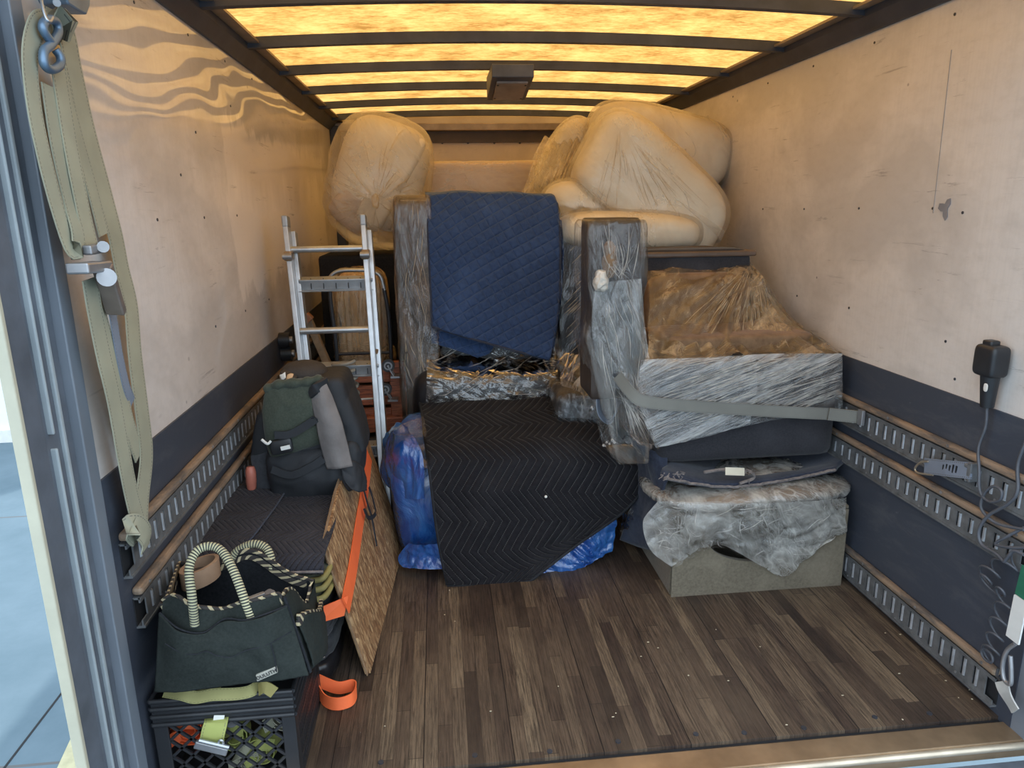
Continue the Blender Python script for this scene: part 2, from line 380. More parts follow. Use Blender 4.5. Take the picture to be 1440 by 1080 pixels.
MAT['box_linen'] = cloth_mat('grey linen board', (.125, .105, .075), (.175, .15, .11), sc=110)
MAT['arm_brown'] = pm('dark brown upholstery', (.040, .028, .022), .6)
MAT['dark_box'] = pm('dark brown panel', (.055, .040, .032), .5)
# stripes for tote piping and rope
def stripe_mat(name, a, b, per, skew, duty=.5):
    m = M(name); X = m.sep(m.co('UV')); t = m.math('FRACT', m.math('ADD', m.math('DIVIDE', X[1], per), m.math('MULTIPLY', X[0], skew)))
    m.p(Base_Color=m.mix(m.math('GREATER_THAN', t, duty), a, b), Roughness=.8, Normal=m.bump(m.math('PINGPONG', t, .5), .6, .004)); return m.m
MAT['rope'] = stripe_mat('striped rope', (.45, .42, .26), (.03, .035, .035), .0070, 1.0, .55)
MAT['piping'] = stripe_mat('striped binding', (.50, .42, .26), (.035, .03, .028), .030, 1.2, .35)
# yellow webbing with stitched edges
def web_mat(name, c, edge):
    m = M(name); uv = m.co('UV'); X = m.sep(uv); o = m.co()
    e = m.math('ABSOLUTE', m.math('SUBTRACT', X[0], .5)); ln = m.math('MULTIPLY', m.math('GREATER_THAN', e, .40), m.math('LESS_THAN', e, .435))
    ds = m.math('GREATER_THAN', m.math('FRACT', m.math('MULTIPLY', X[1], 120)), .4)
    b = m.mix(m.ramp(m.noise(o, 7, 4), (.35, 0.), (.7, 1.)), tuple(x * .8 for x in c), c)
    m.p(Base_Color=m.mix(m.math('MULTIPLY', ln, ds), b, edge), Roughness=.75, Normal=m.bump(m.math('FRACT', m.math('MULTIPLY', X[1], 500)), .15, .001)); return m.m
MAT['yellow_web'] = web_mat('faded yellow webbing', (.39, .385, .285), (.14, .14, .12))
MAT['yellow_old'] = web_mat('old yellow webbing', (.36, .34, .14), (.14, .13, .06))
MAT['yellow_bright'] = web_mat('yellow green webbing', (.42, .45, .13), (.2, .2, .1))
MAT['grey_web'] = web_mat('grey webbing', (.20, .195, .17), (.1, .1, .1))
MAT['blue_web'] = web_mat('grey blue webbing', (.22, .26, .33), (.1, .1, .1))
# osb
m = M('strand board'); o = m.co(); v = m.mapp(o, (9, 9, 2.4), (.15, .1, 0))
n_ = m.n.new('ShaderNodeTexVoronoi'); m.set(n_.inputs['Vector'], m.mapp(o, (16, 20, 5.0), (.3, .2, .1))); n_.inputs['Scale'].default_value = 5.5
cc = m.sep(n_.outputs['Color'])[0]; g1 = m.noise(m.mapp(o, (1, 1, .14), (.35, .1, 0)), 110, 4, .7)
m.p(Base_Color=m.mix(m.ramp(g1, (.36, .8), (.6, 0.)), m.ramp(cc, (0., (.20, .095, .040)), (.45, (.38, .215, .10)), (1., (.62, .42, .22))), (.13, .065, .03)), Roughness=.7, Normal=m.bump(m.math('ADD', cc, g1), .5, .004)); MAT['osb'] = m.m
# red painted wood
m = M('worn red wood'); o = m.co(); g1 = m.noise(m.mapp(o, (1.2, 1, 14)), 9, 5, .75)
m.p(Base_Color=m.mix(m.ramp(g1, (.40, 0.), (.62, 1.)), (.52, .17, .08), (.18, .06, .04)), Roughness=.6); MAT['red_wood'] = m.m
MAT['old_wood'] = pm('weathered board', (.26, .19, .12), .7, vs=20)
# transparent sheet film
def film_mat(name, tint=(.85, .82, .76), lo=.10, hi=.7, sc=(1, 1, 1), rot=(0, 0, 0), scale=8, rough=.14, edge=(.48, .72), spec=.5, crease=1.0):
    m = M(name); o = m.co(); v = m.mapp(m.mapp(o, (1, 1, 1), rot), sc)
    nw = m.n.new('ShaderNodeTexNoise'); m.set(nw.inputs['Vector'], v); nw.inputs['Scale'].default_value = scale * .6; nw.inputs['Detail'].default_value = 3
    vm = m.n.new('ShaderNodeVectorMath'); vm.operation = 'MULTIPLY_ADD'; m.set(vm.inputs[0], nw.outputs['Color']); vm.inputs[1].default_value = (.5, .5, .5); m.set(vm.inputs[2], v); wv = vm.outputs[0]
    a = m.noise(v, scale, 6, .68, .6)
    e1 = m.math('MULTIPLY', m.vor(wv, scale * 1.3, 'DISTANCE_TO_EDGE'), 5.0, clamp=True); e2 = m.math('MULTIPLY', m.vor(wv, scale * 3.4, 'DISTANCE_TO_EDGE'), 5.0, clamp=True)
    c1 = m.math('POWER', m.math('SUBTRACT', 1.0, e1), 6.0); c2 = m.math('POWER', m.math('SUBTRACT', 1.0, e2), 5.0)
    bands = m.ramp(a, (edge[0], 0.), (edge[1], 1.)); gate = m.ramp(m.noise(o, 5, 3), (.40, .15), (.62, 1.))
    cr_ = m.math('MULTIPLY', m.math('MAXIMUM', c1, m.math('MULTIPLY', c2, .7)), gate)
    fac = m.math('ADD', m.math('MULTIPLY_ADD', bands, hi - lo, lo), m.math('MULTIPLY', cr_, .45 * hi * crease), clamp=True)
    h = m.math('ADD', m.math('MULTIPLY', a, 1.2), m.math('MULTIPLY', m.math('ADD', e1, m.math('MULTIPLY', e2, .35)), .30 * crease))
    nb = m.bump(h, 1.0, .011); nd = m.bump(h, .35, .006)
    m.p(Base_Color=tint, Roughness=.5, Specular_IOR_Level=.3, Normal=nd)
    lw = m.n.new('ShaderNodeLayerWeight'); lw.inputs[0].default_value = .30; m.L.new(nd, lw.inputs['Normal'])
    gl = m.n.new('ShaderNodeBsdfGlossy'); gl.inputs['Roughness'].default_value = rough; gl.inputs['Color'].default_value = (1, 1, 1, 1); m.L.new(nb, gl.inputs['Normal'])
    t = m.n.new('ShaderNodeBsdfTransparent'); tl = m.n.new('ShaderNodeBsdfTranslucent'); m.set(tl.inputs[0], tint)
    def ms(f, x, y):
        q = m.n.new('ShaderNodeMixShader'); m.set(q.inputs[0], f); m.L.new(x, q.inputs[1]); m.L.new(y, q.inputs[2]); return q.outputs[0]
    dif = ms(.35, m.b.outputs[0], tl.outputs[0]); s1 = ms(fac, t.outputs[0], dif)
    s2 = ms(m.math('MULTIPLY', m.math('ADD', lw.outputs['Fresnel'], .03), spec, clamp=True), s1, gl.outputs[0]); m.L.new(s2, m.out.inputs[0])
    return m.m
MAT['film_bag'] = film_mat('thin bag film', (.86, .78, .64), .14, .42, (1, 1, .35), (0, .7, 0), scale=4, edge=(.42, .7), crease=.35, spec=.4, rough=.22)
MAT['film_clear'] = film_mat('clear sheet', (.80, .76, .70), .02, .32, (1.8, 1.3, .28), (0, .18, 0), 5, edge=(.52, .70), spec=.55, rough=.10)
MAT['film_dark'] = film_mat('clear sheet over dark', (.78, .70, .62), .02, .30, (2.0, 1.3, .25), (0, -.2, 0), 6, .10, (.56, .72), .8)
MAT['film_brown'] = film_mat('brownish sheet', (.42, .28, .18), .12, .55, (2.2, 1.3, .22), (0, .30, 0), 6, .12, (.50, .70), .55)
MAT['film_tan'] = film_mat('amber lit sheet', (.82, .68, .48), .20, .65, (1.6, 1.2, .3), scale=5, edge=(.44, .68), crease=.7)
MAT['film_mattress'] = film_mat('mattress cover film', (.84, .74, .58), .25, .5, (.4, 1, 1.5), scale=4, edge=(.42, .68), crease=.2, spec=.3, rough=.3)
MAT['film_stretch'] = film_mat('stretch wrap', (.78, .77, .74), .05, .74, (.36, 1, 4.2), (0, .42, 0), 6, .16, (.48, .68), 1.0, .9)
MAT['film_heavy'] = film_mat('bunched stretch wrap', (.84, .82, .76), .20, .70, (1.3, 1.2, .6), (0, .6, 0), 6, .12, (.42, .66), 1.1)
MAT['fold'] = film_mat('film fold', (.88, .85, .79), .40, .80, (1, 1, 1), scale=20, edge=(.4, .6), crease=.3, spec=1.2, rough=.12)
MAT['fold_warm'] = film_mat('warm film fold', (.86, .70, .48), .30, .65, (1, 1, 1), scale=20, edge=(.4, .6), crease=.3, spec=1.0, rough=.14)
from mathutils.bvhtree import BVHTree
def folds(parent, lines, m='fold', w0=.0016, seed=1, only=None):
    """thin creases pressed into the film: each line is laid on the film surface of the thing and tapers at both ends"""
    vs_, fs_ = [], []
    for o in SC.objects:
        if o.parent == parent and o.type == 'MESH' and (only is None or any(k in o.name for k in only)):
            b = len(vs_); l = wloc(parent); vs_ += [v.co + l for v in o.data.vertices]; fs_ += [tuple(i + b for i in p.vertices) for p in o.data.polygons]
    tree = BVHTree.FromPolygons(vs_, fs_)
    rnd = random.Random(seed); g = G()
    for ln in lines:
        Q = spline([V((x, y, 0)) for x, y in ln], 16); P_ = []
        for q in Q:
            dr = ray(q.x, q.y).normalized(); h = tree.ray_cast(CAM, dr)
            if h[0] is None: P_ = []; break
            if P_ and (h[0] - P_[-1]).length > .05: break
            P_.append(h[0] - dr * .0012)
        if len(P_) < 6: continue
        n = len(P_); T = frames(P_); wd_ = w0 * rnd.uniform(.4, 1.5); vs = []
        for i, p in enumerate(P_):
            t, r, s = T[i]; f = max(math.sin(PI * (i + .3) / (n - .4)), .08)
            dr = (p - CAM).normalized(); sd = t.cross(dr); sd = sd.normalized() if sd.length > 1e-5 else r
            vs += [p - sd * wd_ * f, p - dr * wd_ * 1.1 * f, p + sd * wd_ * f]
        g.add(vs, [fc for i in range(n - 1) for fc in ((i * 3, i * 3 + 1, i * 3 + 4, i * 3 + 3), (i * 3 + 1, i * 3 + 2, i * 3 + 5, i * 3 + 4))])
    o = obj('film_creases', g, MAT[m], parent); o['kind'] = 'stuff'; return o
m = M('blue film'); o = m.co(); a = m.noise(m.mapp(o, (1, 1, .6), (0, .5, 0)), 9, 5, .7, .8)
m.p(Base_Color=m.mix(m.ramp(a, (.4, 0.), (.7, 1.)), (.006, .055, .25), (.035, .15, .40)), Roughness=.22, Specular_IOR_Level=.9, Coat_Weight=.6, Coat_Roughness=.08, Normal=m.bump(a, .8, .02)); MAT['film_blue'] = m.m
# ground
m = M('concrete yard'); o = m.co()
cj = m.math('LESS_THAN', m.math('FRACT', m.math('DIVIDE', m.sep(o)[1], 3.1)), .006)
m.p(Base_Color=m.mix(cj, m.mix(m.ramp(m.noise(o, .9, 6, .7), (.35, 0.), (.65, 1.)), (.095, .150, .185), (.135, .195, .235)), (.12, .12, .12)), Roughness=.8, Normal=m.bump(m.noise(o, 60, 3), .1, .003)); MAT['yard'] = m.m
MAT['white_paint'] = pm('white render', (.86, .86, .85), .8, var=.03)

# ================================================================== THE SETTING
W = 1.2
g = G(); bx(g, -W, W, 1.642, 6.05, -.04, 0); struct('floor', g, MAT['deck'], smooth=False)
g = G(); bx(g, -W - .03, W + .03, 1.548, 1.626, -.06, -.004); struct('trim_1', g, MAT['sill'], smooth=False, bev=.004)
for x in (-.62, -.36, -.15, .05, .28, .42, .60, .83, 1.0): g = G(); disc(g, (x, 1.672 + .01 * math.sin(x * 9), 0), (0, 0, 1), .008, .0025); obj('floor_bolt', g, MAT['black_steel'], bpy.data.objects['floor'])
g = G(); bx(g, -W, W, 1.624, 1.644, -.05, -.012); struct('trim_32', g, MAT['slot'], smooth=False)
g = G(); tube(g, [(-W - .03, 1.540, -.014), (W + .03, 1.540, -.014)], .010); struct('trim_2', g, MAT['sill_edge'])
g = G(); bx(g, -W - .05, W + .05, 1.05, 1.535, -.22, -.06); struct('trim_3', g, MAT['jamb_dark'], smooth=False)
g = G(); bx(g, -W - .03, -W, 1.60, 6.05, .893, 2.20); wl = struct('wall_left', g, MAT['wall_left'], smooth=False)
g = G(); bx(g, W, W + .03, 1.60, 6.05, .893, 2.20); wr = struct('wall_right', g, MAT['wall_right'], smooth=False)
g = G(); bx(g, -W - .03, W + .03, 6.0, 6.05, -.04, 2.22); wb = struct('wall_back', g, MAT['wall_back'], smooth=False)
g = G(); bx(g, -W - .03, -W + .006, 1.60, 6.0, -.04, .893); struct('baseboard_left', g, MAT['liner'], smooth=False)
g = G(); bx(g, W - .006, W + .03, 1.60, 6.0, -.04, .893); struct('baseboard_right', g, MAT['liner'], smooth=False)
# screw heads on the side walls
for (px, py) in [(1343, 20), (1230, 60), (1144, 93), (1080, 117), (1031, 136), (1312, 293), (1208, 293), (1131, 294), (1073, 294), (1025, 295), (1354, 299), (1121, 416), (1194, 433), (1330, 480), (1343, 533)]:
    g = G(); disc(g, AX(px, py, W), (-1, 0, 0), .0045); obj('screw_head', g, MAT['black_steel'], wr)
for (px, py) in [(188, 3), (264, 49), (316, 86), (354, 111), (324, 149), (275, 186), (254, 246), (287, 306), (221, 309), (303, 459), (345, 437), (378, 421), (117, 561), (333, 303)]:
    g = G(); disc(g, AX(px, py, -W), (1, 0, 0), .0045); obj('screw_head', g, MAT['black_steel'], wl)
for px in (622, 658, 695, 731, 770):
    g = G(); disc(g, A(px, 201, 6.0), (0, -1, 0), .009); obj('screw_head', g, MAT['black_steel'], wb)
# torn patch and scar on the right wall
g = G(); c = AX(1329, 293, W - .001); pts = []
for k in range(14):
    a = 2 * PI * k / 14; r = .022 * (1 + .5 * math.sin(3 * a + 1) + .25 * math.sin(7 * a)); pts.append(c + V((0, math.cos(a) * r, math.sin(a) * r * 1.2)))
g.add([p + V((-.0015, 0, 0)) for p in pts] + pts, [tuple(range(14))] + [(k, (k + 1) % 14, 14 + (k + 1) % 14, 14 + k) for k in range(14)]); obj('torn_patch', g, pm('bared grey patch', (.22, .22, .24), .5), wr, smooth=False)
# seam strips
for (a, b) in [((1338, 70), (1312, 300))]:
    g = G(); beam(g, AX(*a, W - .001), AX(*b, W - .001), .0015, .002, (1, 0, 0)); obj('panel_seam', g, pm('seam filler', (.36, .32, .29), .6), wr)
# back wall: seam ledge and dark end posts
zs = A(680, 234, 6.0).z
g = G(); bx(g, -W, W, 5.985, 6.0, zs - .012, zs + .004); struct('trim_4', g, MAT['rub'], smooth=False)
for i, s in enumerate((-1, 1)):
    g = G(); bx(g, min(s * W, s * (W - .07)), max(s * W, s * (W - .07)), 5.86, 6.0, 0, 2.12); struct('trim_%d' % (5 + i), g, MAT['black_steel'], smooth=False, bev=.006)
g = G(); bx(g, -W, W, 5.90, 6.0, 2.085, 2.14); struct('trim_7', g, MAT['header'], smooth=False, bev=.006)
g = G(); bx(g, -W, W, 5.97, 6.0, 2.0, 2.085); struct('trim_8', g, MAT['dark_box'], smooth=False)  # dark strip stands in for the shadow below the header
# top rails
for i, s in enumerate((-1, 1)):
    g = G(); prof = [(W, 2.088), (W - .012, 2.088), (W - .02, 2.10), (W - .045, 2.135), (W - .05, 2.165), (W, 2.165)]
    n = len(prof); vs = [V((s * x, y, z)) for y in (1.5, 6.0) for x, z in prof]
    g.add(vs, [(k, (k + 1) % n, n + (k + 1) % n, n + k) for k in range(n)] + [tuple(range(n)), tuple(range(n, 2 * n))]); struct('trim_%d' % (9 + i), g, MAT['beam'], smooth=False)
    g = G(); bx(g, min(s * (W - .05), s * (W - .095)), max(s * (W - .05), s * (W - .095)), 1.5, 6.0, 2.158, 2.168); struct('trim_%d' % (11 + i), g, MAT['header'], smooth=False)
# arched roof skin and bows
arch = lambda x: .035 * (1 - (x / W) ** 2)
g = G(); N_ = 24
vs = [V((-W - .02 + (2 * W + .04) * i / N_, y, 2.180 + arch(-W + 2 * W * i / N_) + dz)) for dz in (0, .003) for y in (1.5, 6.03) for i in range(N_ + 1)]
k1 = N_ + 1
fs = [(i, i + 1, k1 + i + 1, k1 + i) for i in range(N_)]
g.add(vs[:2 * k1], fs); struct('ceiling', g, MAT['roof'])
for i in range(7):
    y = 2.05 + .61 * i + (0 if i else 0); g = G(); vs = []
    for j in range(N_ + 1):
        x = -W + .03 + (2 * W - .06) * j / N_
        for dy, dz in ((-.018, 0), (.018, 0), (.018, .042), (-.018, .042)): vs.append(V((x, y + dy, 2.137 + arch(x) + dz)))
    fs = [(j * 4 + q, j * 4 + (q + 1) % 4, j * 4 + 4 + (q + 1) % 4, j * 4 + 4 + q) for j in range(N_) for q in range(4)] + [(0, 1, 2, 3), (N_ * 4, N_ * 4 + 1, N_ * 4 + 2, N_ * 4 + 3)]
    g.add(vs, fs); struct('trim_%d' % (13 + i), g, MAT['beam'], smooth=False)
g = G(); bx(g, -W - .05, W + .05, 1.40, 1.56, 2.15, 2.40); struct('trim_20', g, MAT['jamb'], smooth=False)
# left door jamb: stepped channel
def vbox(name, x0, x1, y0, y1, m, z0=-.12, z1=2.30): g = G(); bx(g, x0, x1, y0, y1, z0, z1); return struct(name, g, m, smooth=False, bev=.003)
vbox('trim_21', -1.222, -1.192, 1.555, 1.602, MAT['jamb'])
vbox('trim_22', -1.222, -1.212, 1.44, 1.555, MAT['jamb_dark'])
vbox('trim_23', -1.215, -1.204, 1.505, 1.517, MAT['jamb_light'])
vbox('trim_24', -1.215, -1.200, 1.462, 1.470, MAT['jamb_light'], -.12, 1.02)
vbox('trim_25', -1.215, -1.200, 1.462, 1.470, MAT['jamb_light'], 1.05, 2.3)
vbox('trim_26', -1.222, -1.204, 1.372, 1.44, MAT['jamb_dark'])
vbox('trim_27', -1.222, -1.199, 1.360, 1.373, MAT['jamb_tan'])
# right door jamb
vbox('trim_28', 1.196, 1.30, 1.545, 1.602, MAT['jamb'], -.02)
vbox('trim_29', 1.21, 1.30, 1.45, 1.545, MAT['jamb'], -.02)
# outside: yard and a white building
g = G(); bx(g, -40, 40, -25, 40, -1.2, -1.1); struct('ground', g, MAT['yard'], smooth=False)
ga, gb = AZ(122, 1030, -1.1), AZ(98, 1085, -1.1)
g = G(); beam(g, ga, ga + (gb - ga) * 4, .13, .006); struct('trim_30', g, pm('yellow line paint', (.50, .46, .28), .7), smooth=False)
ga, gb = AZ(98, 960, -1.1), AZ(10, 1075, -1.1)
g = G(); beam(g, ga - (gb - ga) * 2, ga + (gb - ga) * 4, .012, .004); struct('trim_31', g, MAT['slot'], smooth=False)
bl = thing('building', 'overexposed white building wall beyond the concrete yard, left of the open cargo box', 'building', (-9, 8.6, -1.1))
g = G(); bx(g, -16, -3.2, 8.5, 13, -1.1, 5); obj('wall', g, MAT['white_paint'], bl, smooth=False)
g = G(); bx(g, -16, -3.2, 8.46, 8.5, -1.1, -.95); obj('plinth', g, MAT['white_label'], bl, smooth=False)
g = G(); bx(g, -16.1, -3.1, 8.3, 8.55, 5, 5.2); obj('eave', g, MAT['white_paint'], bl, smooth=False)

# ================================================================== CARGO RAILS
def cargo_rail(side, zt, zb, y0, y1, label):
    s = side; xin = s * (W - .006)
    t = thing('cargo_rail', label, 'cargo rail', (xin, (y0 + y1) / 2, zb), 'slotted cargo rails along the walls')
    xs = lambda d: xin - s * d
    g = G(); hexa_pts = []
    def slab(g, d0, d1, ya, yb, za, zb_): bx(g, min(xs(d0), xs(d1)), max(xs(d0), xs(d1)), ya, yb, za, zb_)
    zw = zt - .030
    slab(g, 0, .026, y0, y1, zw + .004, zt - .004); obj('rub_strip', g, MAT['rub'], t, smooth=False, bev=.008)
    zp = zw - .001
    # plate with punched slots: a frame of strips round each slot
    g = G(); h0 = zb + .022; h1 = zp - .014
    slab(g, .014, .018, y0, y1, h1, zp); slab(g, .014, .018, y0, y1, zb + .006, h0)
    slab(g, 0, .020, y0, y1, zp - .005, zp); slab(g, 0, .021, y0, y1, zb, zb + .007)
    n = int((y1 - y0) / .0508); a0 = y0 + .02
    for k in range(n + 1):
        c = a0 + k * .0508
        slab(g, .014, .018, c + .012, min(c + .0508 - .010, y1), h0, h1)
    obj('slotted_plate', g, MAT['rail_steel'], t, smooth=False)
    g = G()
    for k in range(n):
        c = a0 + k * .0508 + .0508
        if c > y1 - .02: break
        q = []
        for j in range(7):
            a = PI * j / 6; q.append((c - .002 - math.cos(a) * .0075 , .012 + math.sin(a) * .009))
        m_ = len(q)
        vs = [V((xs(d), yy, z)) for z in (h0 + .002, h1 - .002) for yy, d in q]
        g.add(vs, [(j, j + 1, m_ + j + 1, m_ + j) for j in range(m_ - 1)] + [tuple(range(m_)), tuple(range(m_, 2 * m_))])
    o = obj('slot_ribs', g, MAT['finger'], t); o['kind'] = 'stuff'
    g = G(); slab(g, 0, .003, y0, y1, zb + .005, zp - .002); obj('slot_shade', g, MAT['slot'], t, smooth=False)  # near-black sheet: shade of the slot recesses put into its colour
    g = G()
    for yy in [y0 + .05 + i * .305 for i in range(int((y1 - y0) / .305))]:
        disc(g, (xs(.026), yy, zt - .012), (-s, 0, 0), .005, .002); disc(g, (xs(.018), yy + .1, zb + .013), (-s, 0, 0), .004, .002)
    obj('rivets', g, MAT['steel'], t)['kind'] = 'stuff'
    return t
cargo_rail(1, .750, .628, 1.61, 5.85, 'upper slotted steel cargo rail on the right wall, level with the grey strap end')
cargo_rail(1, .592, .477, 1.61, 5.85, 'middle slotted cargo rail on the right wall, just under the short blue-grey strap')
cargo_rail(1,   .152, .022, 1.655, 5.85, 'lowest slotted cargo rail on the right wall, right above the wooden floor')
cargo_rail(-1, .750, .628, 1.635, 5.85, 'upper slotted cargo rail on the left wall, with the yellow strap hanging to it')
cargo_rail(-1, .592, .477, 1.66, 5.85, 'lower slotted cargo rail on the left wall, running behind the backpack')

# ================================================================== RIGHT STACK
# grey linen covered storage box with a hand cut-out, wrapped oval cushion lid on top
t = thing('storage_box', 'grey-beige linen box with an oval cut-out, on the floor under the oval cushion', 'box', (.785, 2.6, 0))
g = G(); y0 = 2.405; X0, X1, Z1 = .445, 1.145, .33
# front panel with an elliptical opening
cx, cz, rx, rz = .80, .235, .215, .105; vs = []; fs = []
angs = sorted([2 * PI * k / 48 for k in range(48)] + [math.atan2(q, p) % (2 * PI) for p in (X1 - cx, X0 - cx) for q in (Z1 - cz, -cz)]); n = len(angs)
def edgept(a):
    d = V((math.cos(a), 0, math.sin(a))); tx = ((X1 - cx) if d.x > 0 else (cx - X0)) / max(abs(d.x), 1e-6); tz = ((Z1 - cz) if d.z > 0 else cz) / max(abs(d.z), 1e-6)
    k = min(tx, tz); return cx + d.x * k, cz + d.z * k
for yy in (y0, y0 + .02):
    for k in range(n):
        a = angs[k]; vs.append(V((cx + rx * math.cos(a), yy, min(cz + rz * math.sin(a), Z1 - .02))))
    for k in range(n):
        a = angs[k]; ex, ez = edgept(a); vs.append(V((ex, yy, ez)))
for b in (0, 2 * n):
    for k in range(n): k2 = (k + 1) % n; fs.append((b + k, b + k2, b + n + k2, b + n + k))
for k in range(n):
    k2 = (k + 1) % n; fs.append((k, k2, 2 * n + k2, 2 * n + k))
g.add(vs, fs); obj('front_panel', g, MAT['box_linen'], t, smooth=False)
g = G(); bx(g, X0, X0 + .02, y0 + .02, 2.85, 0, Z1); bx(g, X1 - .02, X1, y0 + .02, 2.85, 0, Z1); bx(g, X0, X1, 2.83, 2.85, 0, Z1); bx(g, X0 + .02, X1 - .02, y0 + .02, 2.83, 0, .015)
obj('side_panels', g, MAT['box_linen'], t, smooth=False, bev=.006)
g = G(); bx(g, X0, X1, y0, 2.85, Z1, Z1 + .015); obj('top_panel', g, MAT['box_linen'], t, smooth=False, bev=.004)
# bunched film hanging over the front
g = G()
rows = [[A(925, 705, 2.36), A(1000, 708, 2.335), A(1080, 708, 2.33), A(1150, 705, 2.335), A(1192, 700, 2.36)],
        [A(905, 735, 2.37), A(1000, 730, 2.345), A(1080, 735, 2.345), A(1150, 730, 2.35), A(1190, 728, 2.37)],
        [A(915, 775, 2.385), A(1000, 760, 2.365), A(1080, 768, 2.36), A(1140, 755, 2.365), A(1192, 752, 2.38)],
        [A(945, 799, 2.392), A(1010, 770, 2.385), A(1070, 798, 2.375), A(1108, 812, 2.375), A(1160, 765, 2.392)]]
patch(g, rows, 90, 46, lambda u, v, p, n: n * (.020 * crump(p, 9, 2) * min(1, .3 + v)))
obj('draped_film', g, MAT['film_heavy'], t)
g = G(); patch(g, [[r_[0] + V((0, -.012, 0)), r_[1] + V((0, -.014, -.005)), r_[2] + V((0, -.014, 0))] for r_ in rows], 60, 40, lambda u, v, p, n: n * (.018 * crump(p, 12, 5)))
obj('draped_film', g, MAT['film_clear'], t)

rnd = random.Random(9); L1 = []
for k in range(120):
    x = rnd.uniform(925, 1185); y = rnd.uniform(712, 795); an = rnd.choice([rnd.uniform(-.7, .7), rnd.uniform(.9, 2.0)]); ln = rnd.uniform(10, 40)
    L1.append([(x - math.cos(an) * ln / 2, y - math.sin(an) * ln / 2), (x + rnd.uniform(-4, 4), y + rnd.uniform(-4, 4)), (x + math.cos(an) * ln / 2, y + math.sin(an) * ln / 2)])
folds(t, L1, 'fold', .0012, 7, ['draped_film'])
t = thing('oval_cushion', 'flat oval tan cushion wrapped in stretch film, overhanging the grey storage box', 'cushion', (.80, 2.6, .345))
def ov(u, x, R): return V((0, 0, 0))
g = G(); soft(g, (.795, 2.60, .392), (.40, .235, .040), 34, 2.6, fn=lambda u, x, R: V((0, 0, .012 * math.sin(u.x * 3 + 1)))); obj('pad', g, MAT['tan_cloth'], t)
g = G(); soft(g, (.795, 2.60, .393), (.415, .25, .047), 56, 2.6, fn=lambda u, x, R: V((0, 0, .012 * math.sin(u.x * 3 + 1))) + (R @ u.normalized()) * .008 * crump(x, 13, 4)); obj('stretch_film', g, MAT['film_heavy'], t)

# frayed denim-blue pad between cushion and sofa
t = thing('moving_pad', 'folded denim-blue moving pad with frayed seams and a white tag, under the black sofa', 'moving pad', (.8, 2.6, .45))
g = G()
rows = [[V((.385, 2.95, .475)), V((.6, 2.95, .475)), V((.9, 2.95, .475)), V((1.12, 2.95, .50))],
        [A(935, 648, 2.62), A(1010, 660, 2.62), A(1100, 660, 2.62), A(1183, 638, 2.62)],
        [A(930, 662, 2.47), A(1010, 675, 2.47), A(1100, 668, 2.47), A(1178, 655, 2.50)],
        [A(932, 672, 2.43), A(1015, 684, 2.42), A(1095, 676, 2.42), A(1172, 660, 2.46)]]
patch(g, rows, 60, 24, lambda u, v, p, n: n * .006 * nz(p, 9)); obj('pad', g, MAT['denim'], t, solid=.02)
g = G(); tube(g, [p + V((0, -.012, .003 + .004 * nz(p, 60))) for p in spline(rows[3], 60)], .0055, 6); obj('frayed_edge', g, MAT['frayed'], t)
g = G(); tube(g, spline([A(990, 664, 2.40), A(1020, 660, 2.405), A(1052, 662, 2.41), A(1060, 672, 2.41), A(1040, 680, 2.40)], 40), .006, 6); obj('frayed_edge', g, MAT['frayed'], t)
g = G()
for k in range(26):
    c = random.choice([(935, 668), (945, 668), (955, 666), (1056, 662), (1058, 680)]); p = A(c[0] + random.uniform(-8, 8), c[1] + random.uniform(-4, 4), 2.40)
    tube(g, spline([p, p + V((random.uniform(-.01, .01), -.004, random.uniform(-.01, .01))), p + V((random.uniform(-.02, .02), -.002, random.uniform(-.018, .0)))], 5), .0016, 5)
obj('loose_threads', g, MAT['frayed'], t)['kind'] = 'stuff'
g = G(); hexa(g, [A(x, y, Y) for x, a, b in ((1020, 657, 668), (1047, 658, 669)) for Y in (2.385, 2.39) for y in (b, a)]); o = obj('care_tag', g, pm('cream tag', (.66, .58, .44), .6, var=.1), t, smooth=False); o['label'] = 'white rectangular care tag'

# black sofa section wrapped in film
t = thing('sofa', 'charcoal sofa section in clear stretch film, held by the long grey strap', 'sofa', (.8, 2.8, .50))
g = G(); soft(g, (.785, 2.82, .70), (.365, .275, .205), 16, 16); obj('seat_base', g, MAT['upholstery'], t)
g = G(); soft(g, (.80, 2.88, .93), (.32, .20, .05), 16, 7); obj('seat_cushion', g, MAT['tan_cloth'], t)
g = G(); soft(g, (.70, 3.10, 1.08), (.27, .07, .22), 20, 10); obj('backrest', g, MAT['upholstery'], t)
g = G(); soft(g, (.72, 3.02, 1.05), (.235, .05, .15), 16, 5); obj('back_cushion', g, MAT['tan_cloth'], t)
g = G(); bx(g, .40, .86, 3.19, 3.30, .5, 1.30); obj('back_ledge', g, MAT['dark_box'], t, smooth=False, bev=.008)
g = G(); soft(g, (.242, 2.68, 1.105), (.090, .11, .340), 18, 30); obj('arm', g, MAT['arm_brown'], t)
